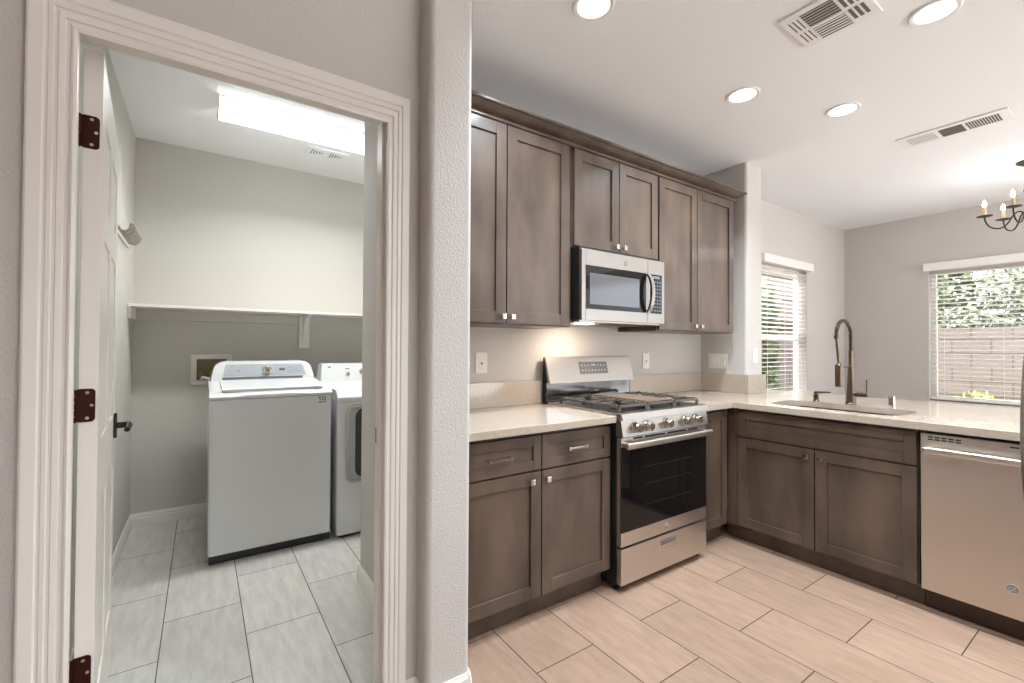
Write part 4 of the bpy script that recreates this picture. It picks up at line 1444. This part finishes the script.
# dryer
t = thing('clothes_dryer', 'white dryer with a chrome-rimmed door beside the washing machine', 'dryer', (1.06, 3.42, 0))
X0, X1, Y0, Y1 = 0.735, 1.40, 3.065, 3.80
mb = MB()
mb.prism(rrect(X0, X1, Y0, Y1, 0.03, 5), 0.022, 0.885)
mb.build('cabinet', M['enamel'], t)
MB().box(X0 + 0.02, X1 - 0.02, Y0 + 0.02, Y1 - 0.02, 0.003, 0.022).build('base', M['black'], t)
mb = MB()
side = [(Y0 - 0.003, 0.887), (Y0 - 0.004, 0.915), (Y0 + 0.015, 0.94), (Y0 + 0.07, 0.965), (3.60, 0.982), (Y1, 0.985), (Y1, 0.887)]
mb.prism(side, X0 - 0.002, X1 + 0.002, axis='x', bev=0.005)
mb.build('top_deck', M['enamel'], t)
cs = console(t, X0 + 0.004, X1 - 0.004, 0.978, 1.118, 3.62, Y1, 0.02)
lean = lambda z: 3.62 + 0.05 * (z - 0.978) / 0.14
mb = MB()
mb.box(0.80, 0.822, lean(1.09) - 0.001, lean(1.09) + 0.003, 1.083, 1.097)
for x in (0.93,):
    mb.box(x, x + 0.03, lean(1.07) - 0.001, lean(1.07) + 0.003, 1.074, 1.081)
    mb.box(x - 0.003, x + 0.03, lean(1.03) - 0.001, lean(1.03) + 0.003, 1.024, 1.030)
mb.build('control_marks', M['grey_print'], cs)
mb = MB()
mb.lathe((0.945, lean(1.04) - 0.002, 1.042), [(0.0, 0.003), (0.012, 0.003), (0.012, -0.012), (0.0, -0.012)], 20, axis='y')
mb.lathe((1.06, lean(1.05) - 0.002, 1.055), [(0.0, 0.003), (0.03, 0.003), (0.026, -0.02), (0.0, -0.02)], 24, axis='y')
mb.build('dial', M['chrome'], cs)
mb = MB()
mb.prism(rrect(0.785, 1.35, 0.355, 0.868, 0.05, 6), Y0 - 0.016, Y0 - 0.0005, axis='y', hole=rrect(0.803, 1.332, 0.373, 0.852, 0.04, 6))
dd_ = mb.build('door_rim', M['chrome'], t)
MB().prism(rrect(0.803, 1.332, 0.373, 0.852, 0.04, 6), Y0 - 0.008, Y0 - 0.0006, axis='y').build('door_panel', M['console'], dd_)
MB().prism(rrect(0.845, 1.29, 0.385, 0.845, 0.06, 6), Y0 - 0.011, Y0 - 0.0085, axis='y').build('door_glass', mat('smoked_door_glass', rgb(58, 58, 50), 0.06, spec=0.7), dd_)

# ------------------------------------------------------------------ outside the windows
random.seed(4)
struct(MB().box(-14, 24, -16, -1.2, -0.25, -0.104).build('patio_bounce', M['patio']), 'pale concrete slab added out of view to bounce daylight indoors', 'ground')  # bright unseen slab, added to reflect sun up onto the ceiling
struct(MB().box(-14, 24, -1.2, 16, -0.25, -0.105).build('ground_outside', M['ground']), 'pale gravel ground outside the windows', 'ground')
fn = MB()
fn.box(9.0, 9.2, -6, 4.9, -0.1, 1.545)
tag(fn.build('block_fence', M['block']), 'pinkish concrete block fence outside the wide window', 'fence')
hs = MB()
hs.box(4.2, 16, 5.0, 5.3, -0.1, 4.5)
nb = thing('neighbour_house', 'pale neighbouring house wall seen through the narrow window', 'house', (9, 5, 0))
hs.build('wall', M['stucco'], nb)
MB().box(10.25, 10.72, 4.70, 4.985, -0.1, 1.84).build('pillar', M['brick_post'], nb)
sd = MB()
for k in range(17):
    sd.box(4.2, 16, 4.985, 5.0, 0.1 + k * 0.25, 0.12 + k * 0.25)
sd.build('siding_lines', M['brick_post'], nb)


def foliage(name, c, size, n, leaf, mat_, label, trunk=True, cat='tree', sub='crown'):
    t = thing(name, label, cat, (c[0], c[1], -0.1))
    mb = MB()
    def f(q):
        for _ in range(n):
            while True:
                p = Vector((random.uniform(-1, 1), random.uniform(-1, 1), random.uniform(-1, 1)))
                if p.length < 1:
                    break
            p = Vector((c[0] + p.x * size[0], c[1] + p.y * size[1], c[2] + p.z * size[2]))
            d = Vector((random.gauss(0, 1), random.gauss(0, 1), random.gauss(0, 1))).normalized()
            s = d.orthogonal().normalized() * leaf * 0.28
            L = d * leaf * random.uniform(0.7, 1.3)
            q.faces.new([q.verts.new(p), q.verts.new(p + L * 0.5 + s), q.verts.new(p + L), q.verts.new(p + L * 0.5 - s)])
    mb._add(f)
    mb.build(sub, mat_, t, smooth=0)
    mb = MB()
    if trunk:
        mb.tube([(c[0], c[1], -0.105), (c[0] + 0.05, c[1], c[2] * 0.5), (c[0], c[1] + 0.04, c[2])], [0.09, 0.07, 0.04], 8)
        for k in range(9):
            a = random.uniform(0, 2 * PI)
            e_ = (c[0] + math.cos(a) * size[0] * 0.8, c[1] + math.sin(a) * size[1] * 0.8, c[2] + random.uniform(-0.3, 0.8) * size[2])
            mb.tube([(c[0], c[1], c[2] * 0.75), ((c[0] + e_[0]) / 2, (c[1] + e_[1]) / 2, (c[2] * 0.8 + e_[2]) / 2 + 0.1), e_], [0.04, 0.025, 0.01], 6)
        mb.build('trunk', M['bark'], t)
    return t


foliage('olive_tree', (10.9, 0.55, 2.15), (1.0, 1.35, 0.9), 4600, 0.13, M['leaf'], 'grey-green tree behind the block fence, right part of the wide window')
foliage('leafy_tree', (11.3, 2.72, 2.3), (1.0, 0.78, 1.3), 2600, 0.16, M['leaf2'], 'bright green tree behind the block fence, left part of the wide window')
foliage('leafy_shrub', (9.75, 1.85, 1.45), (0.3, 0.75, 0.45), 1500, 0.11, M['leaf'], 'rounded grey-green shrub showing just above the block fence between the trees', True, 'shrub', 'crown')
foliage('yellow_shrub', (8.55, 1.45, 0.30), (0.22, 0.42, 0.36), 700, 0.09, M['leaf3'], 'low yellow-green shrub at the foot of the block fence', False, 'shrub', 'leaves')
foliage('green_shrub', (7.50, 3.72, 1.15), (0.27, 0.2, 1.35), 1200, 0.12, M['leaf2'], 'tall narrow green shrub outside the narrow window', True, 'shrub', 'crown')
